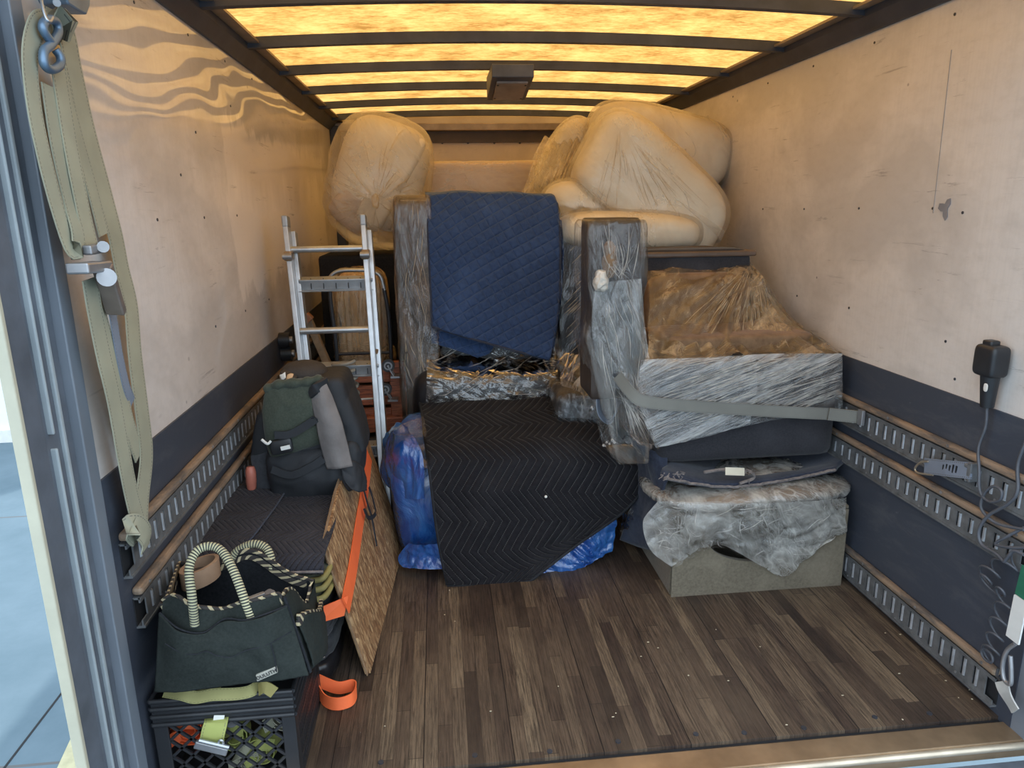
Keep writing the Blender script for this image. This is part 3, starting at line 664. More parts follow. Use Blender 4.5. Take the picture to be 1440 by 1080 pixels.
# stretch film over the front of the base: slanted lower edge
g = G()
rows = [[A(905, 505, 2.515), A(990, 502, 2.515), A(1090, 497, 2.515), A(1184, 497, 2.515)],
        [A(900, 540, 2.51), A(990, 530, 2.512), A(1090, 522, 2.512), A(1184, 517, 2.515)],
        [A(905, 580, 2.51), A(990, 565, 2.512), A(1090, 550, 2.512), A(1184, 540, 2.515)],
        [A(925, 628, 2.51), A(990, 612, 2.515), A(1080, 592, 2.515), A(1184, 573, 2.52)]]
patch(g, rows, 110, 50, lambda u, v, p, n: V((0, -1, 0)) * (.006 * crump(V((p.x * .5 + p.z * .9, 0, p.z * 3 - p.x * 1.4)), 7, 3)))
obj('stretch_film', g, MAT['film_stretch'], t)
g = G(); patch(g, [[r_[0] + V((-.012, -.008, 0)), r_[1] + V((0, -.010, 0)), r_[2] + V((-.08, -.008, 0))] for r_ in rows], 60, 40, lambda u, v, p, n: V((0, -1, 0)) * (.012 * crump(V((p.x * .5 + p.z * .9, 0, p.z * 3 - p.x * 1.4)), 7, 8)))
obj('stretch_film', g, MAT['film_stretch'], t)
# film tent from backrest to the seat
g = G()
rows = [[V((.43, 3.16, 1.285)), V((.60, 3.16, 1.295)), V((.80, 3.16, 1.295)), V((.965, 3.12, 1.27)), V((.98, 3.16, 1.20))],
        [A(912, 390, 2.92), A(960, 392, 2.92), A(1020, 392, 2.92), A(1072, 385, 2.98), A(1085, 400, 3.1)],
        [A(915, 440, 2.76), A(970, 445, 2.78), A(1040, 445, 2.8), A(1100, 435, 2.85), A(1120, 440, 3.05)],
        [A(915, 478, 2.64), A(980, 480, 2.66), A(1060, 478, 2.68), A(1140, 466, 2.70), A(1165, 470, 2.95)],
        [A(905, 505, 2.525), A(990, 502, 2.525), A(1090, 497, 2.525), A(1183, 492, 2.53), A(1187, 494, 2.8)]]
def tent(u, v, p, n):
    d = V((p.x - .95, 0, p.z - 1.27)); a = math.atan2(d.x, -d.z); return n * (.030 * (1 - 2 * abs(noise.noise(V((a * 7, d.length * .8, 2))))) * min(1, d.length * 5) + .01 * crump(p, 9, 6))
patch(g, rows, 110, 70, tent); obj('draped_film', g, film_mat('amber tent film', (.74, .56, .36), .10, .62, (1.6, 1, .22), (0, -.85, 0), 6, .18, (.48, .68), .8), t)
g = G(); bx(g, .44, .985, 3.02, 3.17, 1.265, 1.29); obj('film_covered_top', g, pm('brown top panel', (.10, .065, .045), .4), t, smooth=False, bev=.008)
# film bag over the arm
def armpinch(u):
    z = u.z; k = 1 - .17 * math.exp(-((z - .30) / .12) ** 2) - .45 * max(0, -z); return V((u.x * k + (.75 * max(0, -z)), u.y, u.z))
g = G(); soft(g, (.242, 2.675, .99), (.108, .125, .47), 60, 20, pre=armpinch, fn=lambda u, x, R: (R @ V((u.x, u.y, 0))).normalized() * (.014 * crump(V((x.x * 1.5, x.y * 1.5, x.z * .35)), 5, 1)) + V((0, 0, -.02 * abs(u.z))))
obj('film_bag', g, MAT['film_clear'], t)
g = G(); rows = [[A(838, 400, 2.545), A(870, 395, 2.54), A(903, 392, 2.545)], [A(833, 450, 2.54), A(868, 450, 2.53), A(908, 450, 2.54)], [A(838, 500, 2.54), A(872, 505, 2.525), A(915, 505, 2.535)], [A(858, 545, 2.54), A(890, 555, 2.52), A(925, 560, 2.53)]]
patch(g, rows, 50, 60, lambda u, v, p, n: n * (.016 * crump(V((p.x * 1.5, p.y, p.z * .5)), 7, 3))); obj('loose_film', g, film_mat('milky loose film', (.80, .76, .68), .12, .58, (1.5, 1.2, .35), (0, .3, 0), 5, .12, (.44, .66), 1.0), t)
# crumpled film at the foot of the arm (gathered fan)
g = G(); rows = [[A(850, 520, 2.60), A(880, 525, 2.55), A(905, 540, 2.51)], [A(862, 570, 2.56), A(895, 575, 2.52), A(925, 585, 2.495)], [A(872, 605, 2.54), A(905, 625, 2.50), A(940, 622, 2.49)], [A(895, 620, 2.54), A(918, 632, 2.51), A(940, 630, 2.50)]]
patch(g, rows, 50, 50, lambda u, v, p, n: n * (.022 * (1 - 2 * abs(noise.noise(V((u * 9 + v * 2, v * 1.4, 3))))))); obj('gathered_film', g, MAT['film_brown'], t)
g = G(); c = A(845, 395, 2.55)
soft(g, c, (.022, .018, .034), 20, 2.5, fn=lambda u, x, R: u.normalized() * .010 * crump(x, 35, 2)); o = obj('film_knot', g, pm('white twisted film', (.62, .56, .48), .4, bump=(60, .5)), t); o['label'] = 'white twisted knot of film'
g = G(); soft(g, A(857, 365, 2.56), (.020, .015, .06), 20, 2.5, fn=lambda u, x, R: u.normalized() * .010 * crump(x, 25, 5)); obj('paper_scrap', g, MAT['tan_cloth'], t)

rnd = random.Random(3); L1 = []
for k in range(170):
    x = rnd.uniform(912, 1150); lo_ = 626 - (x - 925) * .205; y = rnd.uniform(512, lo_ - 6); ln = rnd.uniform(25, 120); sl = rnd.uniform(.26, .5)
    x2 = min(x + ln, 1182); y2 = max(y - (x2 - x) * sl, 502); L1.append([(x, y), ((x + x2) / 2, (y + y2) / 2 + rnd.uniform(-3, 3)), (x2, y2)])
folds(t, L1, 'fold', .0013, 4, ['stretch_film'])
L1 = []
for k in range(26):
    x = rnd.uniform(845, 912); y = rnd.uniform(400, 540); y2 = y + rnd.uniform(25, 90); x2 = x + rnd.uniform(-14, 14) + (y2 - y) * .12
    L1.append([(x, y), ((x + x2) / 2 + rnd.uniform(-4, 4), (y + y2) / 2), (x2, y2)])
for k in range(16):
    x = rnd.uniform(836, 900); L1.append([(x, rnd.uniform(312, 340)), (x * .7 + 262 + rnd.uniform(-5, 5), 365), (872 + rnd.uniform(-25, 25), 392)])
for k in range(26):
    u = rnd.uniform(0, 1); L1.append([(868 + rnd.uniform(-5, 20), 535 + rnd.uniform(0, 25)), (880 + 25 * u, 575 + rnd.uniform(-6, 6)), (890 + 45 * u, 612 + rnd.uniform(-8, 10))])
folds(t, L1, 'fold', .0013, 5, ['film_bag', 'loose_film', 'gathered_film'])
L1 = []
for k in range(80):
    u = rnd.uniform(0, 1); x2 = 915 + 265 * u; y2 = 492 + rnd.uniform(-8, 4); f0 = rnd.uniform(.02, .6); f1 = min(f0 + rnd.uniform(.15, .5), 1)
    pt = lambda f: (1060 + (x2 - 1060) * f + rnd.uniform(-2, 2), 363 + (y2 - 363) * f + rnd.uniform(-2, 2)); L1.append([pt(f0), pt((f0 + f1) / 2), pt(f1)])
folds(t, L1, 'fold_warm', .0016, 6, ['draped_film'])

# grey load strap holding the sofa to the right wall rail
t = thing('load_strap', 'long grey load strap pulled across the film-wrapped sofa to the upper right rail', 'strap', (.7, 2.47, .7))
g = G(); ribbon(g, spline([A(868, 528, 2.53), A(890, 555, 2.485), A(915, 566, 2.475), A(1000, 573, 2.475), A(1100, 579, 2.475), A(1180, 583, 2.46), AX(1208, 586, 1.165)], 50), .046, (0.06, 0, 1), .003); obj('webbing', g, MAT['grey_web'], t)
g = G(); ribbon(g, [A(1165, 582, 2.455), AX(1207, 586, 1.162) + V((0, -.006, 0))], .048, (.06, 0, 1), .007); obj('stitched_end', g, MAT['grey_web'], t)
c = AX(1211, 587, 1.155); g = G(); box(g, c, (.014, .03, .06)); obj('rail_fitting', g, MAT['steel'], t, smooth=False, bev=.003)
g = G(); bx(g, .235, .255, 2.535, 2.56, .80, .89)
t = thing('strap_loop', 'black webbing loop standing up between the centre armchair and the wrapped sofa arm', 'strap', A(853, 590, 2.62))
g = G(); ribbon(g, spline([A(866, 530, 2.60), A(856, 526, 2.60), A(845, 536, 2.60), A(841, 555, 2.60), A(843, 580, 2.62), A(856, 592, 2.64), A(868, 575, 2.66), A(868, 545, 2.64)], 50), .040, (0.5, 1, 0), .004); obj('webbing', g, MAT['blue_web'], t)
g = G(); beam(g, A(862, 524, 2.56), A(880, 534, 2.54), .04, .018); obj('buckle', g, MAT['black_plastic'], t, smooth=False, bev=.004)

# ================================================================== CUSHION BAGS, upper right
def cushion_bag(label, c, half, k, rot, seed, squash=None, mat='cushion', n=34, filmamp=.004, ext=1.015):
    t = thing('cushion_bag', label, 'cushion', V(c) - V((0, 0, half[2])), 'bagged cushions heaped at the upper right')
    def f(u, x, R):
        q = V((0, 0, 0)) + V((0, 0, 0))
        if squash: q += squash(u)
        return R @ q + u.normalized() * .012 * noise.noise(x * 3 + V((seed, 0, 0)))
    g = G(); soft(g, c, half, n, k, rot, f); obj('cushion', g, MAT[mat], t)
    g = G(); soft(g, c, [h * ext + .008 for h in half], 54, k, rot, lambda u, x, R: f(u, x, R) + (R @ u).normalized() * filmamp * (crump(x, 5, seed) + 2.0 * abs(noise.noise(V((x.x * 3 + x.z * 6, x.y * 3, x.z * 3 - x.x * 6)) * .9 + V((seed, 0, 0)))))); obj('plastic_bag', g, MAT['film_bag'], t)
    return t
# front, largest: lower right slab falling towards the wall
cushion_bag('largest bagged cream cushion, slumping down against the right wall above the sofa', A(914, 270, 3.62), (.40, .22, .225), 3.8, (0, .50, 0), 1, lambda u: V((0, 0, .07 * u.x * -1 * (1 if u.z > 0 else .2))))
cushion_bag('bagged cream cushion at the very top right, its corner touching the roof bows', A(925, 207, 4.05), (.40, .22, .19), 3.2, (0, .26, 0), 2)
cushion_bag('bagged cream cushion standing on edge, left of the heap against the back wall', A(805, 232, 4.30), (.18, .20, .24), 3.5, (0, .55, 0), 3)
cushion_bag('small bagged cushion low at the left front of the heap, beside the blue blanket', A(812, 300, 3.62), (.19, .16, .15), 2.6, (0, .2, 0), 4)
cushion_bag('flat bagged cushion filling the gap under the largest one, on top of the sofa', A(880, 325, 3.50), (.36, .20, .10), 2.8, (0, .05, 0), 6)
cb_ = [o for o in SC.objects if o.name.startswith('cushion_bag')][1]
g = G(); soft(g, A(911, 170, 3.98), (.025, .02, .030), 14, 2.4, (0, .5, 0), lambda u, x, R: u.normalized() * .006 * crump(x, 30, 2)); obj('tied_end', g, MAT['film_tan'], cb_)
t2 = thing('plastic_drape', 'pleated plastic hanging off the left end of the cushion heap towards the blue blanket', 'plastic sheet', A(760, 272, 4.0))
g = G(); rows = [[A(762, 190, 4.25), A(800, 188, 4.15), A(835, 185, 4.1)], [A(752, 215, 4.1), A(785, 225, 3.95), A(810, 235, 3.9)], [A(742, 245, 3.95), A(770, 255, 3.8), A(800, 262, 3.75)], [A(728, 272, 3.85), A(765, 274, 3.7), A(800, 290, 3.6)]]
patch(g, rows, 60, 50, lambda u, v, p, n: n * (.022 * (1 - 2 * abs(noise.noise(V((u * 8, v * 1.2, 3))))))); obj('film', g, MAT['film_tan'], t2)
rnd = random.Random(21); L1 = []
for k in range(46):
    u = rnd.uniform(0, 1); x2 = 815 + 200 * u; y2 = 325 - 20 * u; f0 = rnd.uniform(.05, .6); f1 = min(f0 + rnd.uniform(.15, .5), .98)
    pt = lambda f: (872 + (x2 - 872) * f + rnd.uniform(-2, 2), 175 + (y2 - 175) * f + rnd.uniform(-2, 2)); L1.append([pt(f0), pt((f0 + f1) / 2), pt(f1)])
folds([o for o in SC.objects if o.name == 'cushion_bag'][0], L1, 'fold_warm', .0016, 21, ['plastic_bag'])
L1 = []
for k in range(40):
    u = rnd.uniform(0, 1); x0, y0 = 765 + 65 * u, 195; x2, y2 = 732 + 60 * u, 272 + 10 * u; f0 = rnd.uniform(0, .6); f1 = f0 + rnd.uniform(.15, .4)
    pt = lambda f: (x0 + (x2 - x0) * f + rnd.uniform(-2, 2), y0 + (y2 - y0) * f); L1.append([pt(f0), pt((f0 + f1) / 2), pt(f1)])
folds(t2, L1, 'fold_warm', .0018, 22)
# support below the cushions: wrapped crate-like sofa block
t = thing('wrapped_furniture', 'tall dark furniture block behind the sofa that carries the bagged cushions', 'furniture', (.75, 3.95, 0))
g = G(); soft(g, (.74, 3.95, .60), (.43, .52, .60), 16, 14); obj('body', g, MAT['upholstery'], t)
g = G(); soft(g, (.74, 3.95, .605), (.44, .53, .61), 40, 14, fn=wrapfn(.012, 6, 3)); obj('film', g, MAT['film_dark'], t)

# ================================================================== MATTRESS STACK at the back
for i, (z0, z1, lab) in enumerate([(1.57, 1.765, 'tan mattress in a plastic cover lying flat on top, against the back wall'), (1.36, 1.55, 'lower plastic-covered mattress, just its top edge showing behind the blue blanket')]):
    t = thing('mattress', lab, 'mattress', (.03 + .05 * i, 5.2, z0), 'covered mattresses stacked at the back')
    g = G(); soft(g, (.05 + .05 * i, 5.2, (z0 + z1) / 2), (.52, .62, (z1 - z0) / 2), 24, 24, fn=lambda u, x, R: u.normalized() * .01 * nz(x, 5)); obj('core', g, pm('beige mattress ticking %d' % i, (.66, .50, .35), .8, var=.06), t)
    g = G(); soft(g, (.05 + .05 * i, 5.2, (z0 + z1) / 2 + .002), (.535, .635, (z1 - z0) / 2 + .006), 50, 24, fn=wrapfn(.004, 5, i)); obj('plastic_cover', g, MAT['film_mattress'], t)
t = thing('wrapped_dresser', 'large wrapped block of furniture under the mattresses at the back', 'furniture', (.05, 5.25, 0))
g = G(); soft(g, (.05, 5.25, .675), (.55, .62, .675), 16, 14); obj('body', g, MAT['dark_box'], t)
g = G(); soft(g, (.05, 5.25, .675), (.565, .635, .68), 34, 14, fn=wrapfn(.012, 6, 4)); obj('film', g, MAT['film_dark'], t)

# ================================================================== CENTRE: armchair stood up, blue blanket, quilted item
t = thing('armchair', 'large black recliner wrapped in crinkled film, standing in the middle behind the black quilt', 'armchair', (-.14, 3.6, 0))
YF = 3.40
g = G(); soft(g, (-.13, 3.66, 1.0), (.33, .22, .54), 18, 12); obj('backrest', g, MAT['leather'], t)
g = G(); soft(g, (-.515, 3.62, .92), (.074, .22, .605), 18, 24); obj('arm', g, MAT['arm_brown'], t)
g = G(); soft(g, (.245, 3.62, 1.03), (.075, .20, .42), 18, 9); obj('arm', g, MAT['leather'], t)
g = G(); soft(g, (-.16, 3.55, .42), (.40, .30, .33), 20, 7); obj('seat', g, MAT['leather'], t)
g = G(); soft(g, (-.14, 3.60, .16), (.46, .28, .16), 8, 14); obj('base', g, MAT['upholstery'], t)
# film columns
g = G(); soft(g, (-.515, 3.60, .93), (.086, .240, .618), 64, 22, fn=lambda u, x, R: (u.normalized()) * (.026 * crump(V((x.x * 2.0, x.y * 1.5, x.z * .7 + x.x * .8)), 6, 2)) * (1 - .8 * max(0, u.z) ** 4))
obj('arm_film', g, MAT['film_brown'], t)
g = G(); soft(g, (-.515, 3.60, .93), (.082, .235, .612), 50, 22, fn=lambda u, x, R: (u.normalized()) * (.026 * crump(V((x.x * 3.0, x.y * 1.5, x.z * .5)), 6, 7)) * (1 - .8 * max(0, u.z) ** 4))
obj('arm_film', g, MAT['film_dark'], t)
g = G(); soft(g, (.245, 3.60, 1.02), (.09, .225, .46), 56, 9, fn=lambda u, x, R: (u.normalized()) * (.022 * crump(V((x.x * 2.2, x.y * 1.5, x.z * .7)), 8, 5)))
obj('arm_film', g, MAT['film_dark'], t)
g = G(); rows = [[A(786, 282, 3.36), A(796, 283, 3.37), A(808, 290, 3.38)], [A(786, 310, 3.33), A(800, 325, 3.34), A(822, 335, 3.36)], [A(798, 330, 3.33), A(815, 342, 3.34), A(830, 348, 3.37)]]
patch(g, rows, 24, 24, lambda u, v, p, n: n * .012 * crump(p, 10, 2)); obj('film_flap', g, MAT['film_clear'], t)
rnd = random.Random(5); L1 = []
for k in range(42):
    x = rnd.uniform(553, 600); y = rnd.uniform(285, 560); ln = rnd.uniform(20, 75); sl = rnd.uniform(-.25, .45)
    L1.append([(x, y), (x + ln * sl * .5 + rnd.uniform(-2, 2), y + ln / 2), (x + ln * sl, y + ln)])
for k in range(40):
    x = rnd.uniform(792, 828); y = rnd.uniform(350, 500); ln = rnd.uniform(12, 40); L1.append([(x, y), (x + ln * .3, y - ln * .3), (x + ln * .7, y - ln * .7)])
folds(t, L1, 'fold_warm', .0013, 8, ['arm_film'])
# crinkled film over the front of the seat
t = thing('loose_film', 'crinkled glossy clear film lying over the recliner seat, below the blue blanket', 'plastic film', (-.15, 3.3, .55))
g = G()
rows = [[A(600, 455, 3.41), A(660, 465, 3.41), A(720, 475, 3.41), A(785, 470, 3.41)],
        [A(600, 492, 3.38), A(660, 497, 3.38), A(720, 500, 3.38), A(785, 502, 3.38)],
        [A(600, 525, 3.22), A(660, 528, 3.20), A(720, 528, 3.20), A(785, 525, 3.22)],
        [A(598, 572, 3.20), A(660, 574, 3.17), A(720, 574, 3.17), A(790, 572, 3.20)]]
patch(g, rows, 100, 60, lambda u, v, p, n: n * (.020 * crump(V((p.x * .9 + p.z * .8, 0, p.z * 1.6 - p.x * .5)), 9, 4))); obj('seat_film', g, film_mat('glossy clear film', (.82, .76, .64), .02, .85, (.5, 1, 2.2), (0, -.45, 0), 4, .08, (.57, .66), 1.4), t)
LF = t
g = G()
rows = [[A(780, 488, 3.28), A(815, 495, 3.20), A(842, 502, 3.10)], [A(782, 512, 3.22), A(815, 520, 3.10), A(848, 525, 2.95)], [A(785, 545, 3.15), A(812, 552, 3.0), A(838, 560, 2.88)], [A(790, 572, 3.10), A(815, 582, 2.98), A(842, 595, 2.86)]]
patch(g, rows, 60, 50, lambda u, v, p, n: n * (.020 * (1 - 2 * abs(noise.noise(V((u * 5 + v * 3, v * 1.5, 5))))) + .01 * crump(p, 10, 1))); obj('seat_film', g, MAT['film_dark'], t)

SEAT = [o for o in SC.objects if o.name.startswith('loose_film') and o.type == 'EMPTY'][-1]
rnd = random.Random(8); L1 = []
for k in range(22):
    x = rnd.uniform(605, 760); y = rnd.uniform(500, 560); an = rnd.uniform(-.8, .1); ln = rnd.uniform(14, 70)
    L1.append([(x, y), (x + math.cos(an) * ln / 2, y + math.sin(an) * ln / 2 + rnd.uniform(-3, 3)), (x + math.cos(an) * ln, y + math.sin(an) * ln)])
for k in range(34):
    u = rnd.uniform(0, 1); L1.append([(838 + rnd.uniform(-8, 6), 508 + rnd.uniform(-6, 6)), (822 - 14 * u + rnd.uniform(-3, 3), 532 + 8 * u), (800 - 26 * u + rnd.uniform(0, 40), 560 + rnd.uniform(0, 22))])
folds(SEAT, L1, 'fold', .0013, 10, ['seat_film'])
t = thing('footstool', 'small black film-covered footstool in the gap between the recliner and the sofa', 'footstool', (.22, 3.12, 0))
g = G(); soft(g, (.22, 3.12, .37), (.13, .15, .31), 16, 8); obj('body', g, MAT['leather'], t)
g = G(); soft(g, (.22, 3.12, .375), (.145, .165, .325), 44, 8, fn=lambda u, x, R: u.normalized() * .014 * crump(x, 9, 2)); obj('film', g, MAT['film_dark'], t)

t = thing('blue_blanket', 'navy blue diamond-quilted blanket hanging over the upright recliner in the centre', 'blanket', (-.15, 3.35, .78))
g = G()
rows = [[V((-.46, 3.75, 1.565)), V((-.25, 3.75, 1.56)), V((-.02, 3.75, 1.55)), V((.16, 3.75, 1.54))],
        [A(598, 274, 3.44), A(655, 270, 3.44), A(720, 272, 3.44), A(776, 275, 3.44)],
        [A(600, 284, 3.385), A(655, 281, 3.38), A(720, 282, 3.38), A(783, 286, 3.385)],
        [A(602, 330, 3.35), A(655, 330, 3.345), A(720, 330, 3.345), A(787, 330, 3.36)],
        [A(604, 380, 3.35), A(655, 385, 3.335), A(720, 385, 3.335), A(787, 385, 3.36)],
        [A(606, 420, 3.34), A(655, 430, 3.32), A(718, 440, 3.31), A(783, 445, 3.34)],
        [A(607, 459, 3.33), A(655, 474, 3.30), A(712, 490, 3.29), A(772, 506, 3.31)]]
patch(g, rows, 60, 90, lambda u, v, p, n: n * (.010 * nz(V((p.x * 2.2, 0, p.z * .6)), 3, 1) + .012 * math.sin(u * 9 + 2.5 * v) * v * v)); obj('quilted_panel', g, MAT['quilt_blue'], t, solid=.012)
hem = spline(rows[-1], 40); side = [r_[-1] for r_ in rows[2:]]
g = G(); tube(g, [p + V((0, -.006, 0)) for p in hem], .006, 6); tube(g, [p + V((0, -.004, 0)) for p in spline(side, 40)], .006, 6); tube(g, [p + V((0, -.004, 0)) for p in spline([r_[0] for r_ in rows[2:]], 40)], .005, 6); obj('hem', g, MAT['denim'], t)
# second layer lower left, darker
g = G(); rows = [[A(606, 440, 3.375), A(640, 450, 3.37), A(700, 470, 3.365)], [A(606, 465, 3.37), A(640, 480, 3.365), A(690, 495, 3.36)], [A(607, 482, 3.365), A(640, 492, 3.36), A(672, 503, 3.355)]]
patch(g, rows, 20, 20, lambda u, v, p, n: n * .004 * nz(p, 8)); obj('back_layer', g, MAT['quilt_blue'], t, solid=.008)
g = G(); rows = [[A(772, 300, 3.39), A(790, 310, 3.38)], [A(780, 360, 3.385), A(793, 360, 3.375)], [A(778, 420, 3.38), A(789, 420, 3.37)], [A(770, 480, 3.36), A(779, 492, 3.35)]]
patch(g, rows, 8, 30); obj('back_layer', g, MAT['quilt_blue'], t, solid=.008)

t = thing('blue_wrapped_ottoman', 'low bulky piece in shiny blue film on the floor, under the black chevron quilt', 'furniture', (-.14, 3.0, 0))
g = G(); soft(g, (-.14, 3.00, .225), (.44, .23, .225), 20, 8, fn=lambda u, x, R: V((0, 0, max(0, u.z) * (.09 * (u.y + .8))))); obj('body', g, MAT['denim'], t)
g = G(); soft(g, (-.155, 3.0, .232), (.475, .245, .235), 70, 6.5, pre=lambda u: V((u.x * (1 + .06 * u.z), u.y * (1 - .10 * max(0, -u.z)), u.z)), fn=lambda u, x, R: u.normalized() * (.020 * crump(V((x.x * 1.5, x.y * 1.2, x.z * .3 + x.x * .5)), 4.5, 3)) * (1 if x.z > .03 else .3) + V((0, 0, max(0, u.z) * (.085 * (u.y + .7) - .012)))); obj('blue_film', g, MAT['film_blue'], t)
g = G(); rows = [[A(575, 600, 2.86), A(560, 595, 2.95), A(545, 610, 3.0)], [A(595, 640, 2.74), A(560, 625, 2.80), A(540, 640, 2.95)], [A(600, 690, 2.72), A(565, 660, 2.78), A(538, 668, 2.92)], [A(600, 700, 2.72), A(575, 700, 2.76), A(560, 690, 2.88)]]
patch(g, rows, 40, 40, lambda u, v, p, n: n * (.018 * crump(V((p.x * 1.6, p.y, p.z * .4)), 7, 5))); obj('blue_film', g, MAT['film_blue'], t)
g = G(); rows = [[A(572, 765, 2.72), A(590, 768, 2.68), A(625, 765, 2.66)], [A(558, 785, 2.74), A(590, 785, 2.69), A(627, 785, 2.66)], [A(566, 797, 2.70), A(595, 800, 2.66), A(628, 800, 2.64)]]
patch(g, rows, 40, 26, lambda u, v, p, n: n * (.012 * crump(p, 16, 5))); obj('film_tail', g, MAT['film_blue'], t)
g = G(); rows = [[A(770, 780, 2.66), A(815, 750, 2.68), A(866, 705, 2.70)], [A(755, 800, 2.655), A(815, 785, 2.66), A(868, 740, 2.70)], [A(748, 806, 2.65), A(805, 806, 2.655), A(862, 776, 2.70)]]
patch(g, rows, 60, 36, lambda u, v, p, n: n * (.016 * crump(V((p.x, p.y, p.z * 2 + p.x)), 10, 5))); obj('film_tail', g, MAT['film_blue'], t)
g = G(); rows = [[A(545, 605, 2.85), A(570, 592, 2.84), A(596, 585, 2.84)], [A(548, 630, 2.80), A(572, 615, 2.74), A(600, 612, 2.71)]]
patch(g, rows, 20, 16, lambda u, v, p, n: n * (.012 * crump(p, 12, 5))); obj('clear_film', g, MAT['film_clear'], t)

t = thing('black_quilt', 'large black chevron-stitched quilt draped over the blue-wrapped piece, corner on the floor', 'blanket', (-.1, 2.75, 0))
g = G()
rows = [[A(590, 566, 3.22), A(670, 563, 3.20), A(750, 561, 3.19), A(830, 560, 3.17)],
        [A(594, 586, 3.08), A(670, 583, 3.06), A(755, 580, 3.05), A(845, 580, 3.03)],
        [A(597, 612, 2.92), A(670, 608, 2.90), A(765, 604, 2.90), A(868, 610, 2.88)],
        [A(601, 640, 2.76), A(675, 636, 2.75), A(780, 634, 2.75), A(893, 650, 2.75)],
        [A(606, 680, 2.70), A(680, 678, 2.69), A(785, 674, 2.69), A(907, 676, 2.72)],
        [A(613, 738, 2.665), A(685, 735, 2.66), A(775, 730, 2.66), A(880, 716, 2.68)],
        [A(621, 785, 2.64), A(680, 783, 2.635), A(750, 777, 2.635), A(808, 768, 2.64)],
        [A(629, 822, 2.605), A(665, 824, 2.60), A(705, 823, 2.60), A(745, 817, 2.605)]]
patch(g, rows, 90, 110, lambda u, v, p, n: n * (.012 * nz(p, 4, 3) + .008 * nz(p, 11, 5))); obj('quilted_panel', g, MAT['quilt_black'], t, solid=.010)
g = G(); o_ = V((0, -.004, 0))
tube(g, [p + o_ for p in spline([r_[0] for r_ in rows], 60)], .006, 6); tube(g, [p + o_ for p in spline(rows[-1], 30)], .007, 6); tube(g, [p + o_ for p in spline([r_[-1] for r_ in rows], 80)], .006, 6); obj('hem', g, MAT['canvas_in'], t)
g = G()
for (x, y) in [(848, 628), (850, 629), (856, 626), (863, 624), (860, 621), (767, 700), (812, 616), (795, 598), (852, 624)]:
    p = A(x, y, 2.75 if y > 615 else 2.85); q = A(x, y, 2.66 if y > 650 else (2.74 + (640 - y) * .0052)); c = q + V((0, -.012, .01))
    soft(g, c, [random.uniform(.003, .007)] * 3, 3, 2)
obj('lint_specks', g, MAT['white_label'], t)['kind'] = 'stuff'
# second dark quilt lying in the gap right of the black one
t = thing('crumpled_pad', 'dark blue-grey pad crumpled in the gap between the black quilt and the storage box', 'moving pad', (.40, 2.7, .2))
g = G(); rows = [[A(872, 600, 2.80), A(900, 625, 2.66), A(935, 640, 2.55)], [A(890, 640, 2.75), A(912, 660, 2.60), A(935, 672, 2.50)], [A(885, 700, 2.74), A(905, 715, 2.62), A(920, 720, 2.52)], [A(870, 760, 2.78), A(895, 770, 2.70), A(915, 775, 2.60)]]
patch(g, rows, 30, 40, lambda u, v, p, n: n * (.022 * crump(p, 6, 3))); obj('cloth', g, MAT['denim'], t, solid=.008)
g = G(); rows = [[A(868, 700, 2.80), A(890, 700, 2.75), A(912, 700, 2.66)], [A(868, 730, 2.80), A(890, 735, 2.75), A(915, 740, 2.66)], [A(868, 752, 2.83), A(892, 752, 2.80), A(915, 755, 2.72)]]
patch(g, rows, 30, 30, lambda u, v, p, n: n * (.02 * crump(p, 9, 6)) + V((0, -.04, 0))); obj('film', g, MAT['film_dark'], t)

# ================================================================== LEFT: dark support, plastic bag, hand truck, dolly, ladder
t = thing('stacked_case', 'dark cases stacked in the back left corner, carrying the big plastic bag', 'case', (-.85, 4.35, 0))
g = G(); bx(g, -1.10, -.62, 4.10, 4.65, 0, .62); obj('lower_case', g, MAT['black_plastic'], t, smooth=False, bev=.02)
g = G(); bx(g, -1.08, -.64, 4.12, 4.63, .63, 1.24); obj('upper_case', g, MAT['canvas_in'], t, smooth=False, bev=.02)
t = thing('plastic_bag', 'bulging translucent plastic bag of folded bedding, high up in the back left corner', 'plastic bag', (-.75, 4.3, 1.25))
def knotfold(x):
    k = A(528, 283, 3.95); d = V((x.x - k.x, 0, x.z - k.z)); a = math.atan2(d.z, d.x); return .012 * (1 - 2 * abs(noise.noise(V((math.cos(a) * 2.6, math.sin(a) * 2.6, d.length * 1.2))))) + .006 * crump(x, 4, 3)
def bagf(u, x, R):
    d = V((0, 0, 0))
    if u.z < 0: d += V((-u.x * .16 * (-u.z), -u.y * .08 * (-u.z), 0))
    d += V((.04 * u.z, 0, .05 * (u.x < 0) * u.z))
    return d + u.normalized() * .015 * noise.noise(x * 3.2)
BC = A(534, 256, 4.25)
g = G(); soft(g, BC + V((.01, .02, .04)), (.245, .22, .30), 28, 3.4, (0, .35, 0)); obj('bedding', g, MAT['cushion'], t)
g = G(); soft(g, BC + V((.07, -.07, .0)), (.085, .15, .29), 20, 6, (0, .55, 0)); obj('bedding', g, MAT['cushion'], t)
g = G(); soft(g, BC + V((-.11, -.03, -.11)), (.12, .16, .16), 20, 5, (0, .75, 0)); obj('bedding', g, pm('pinkish tan bedding', (.55, .41, .29), .8), t)
g = G(); soft(g, BC, (.285, .27, .365), 80, 2.8, (0, .28, 0), lambda u, x, R: u.normalized() * knotfold(x)); obj('film', g, MAT['film_bag'], t)
rnd = random.Random(15); L1 = []
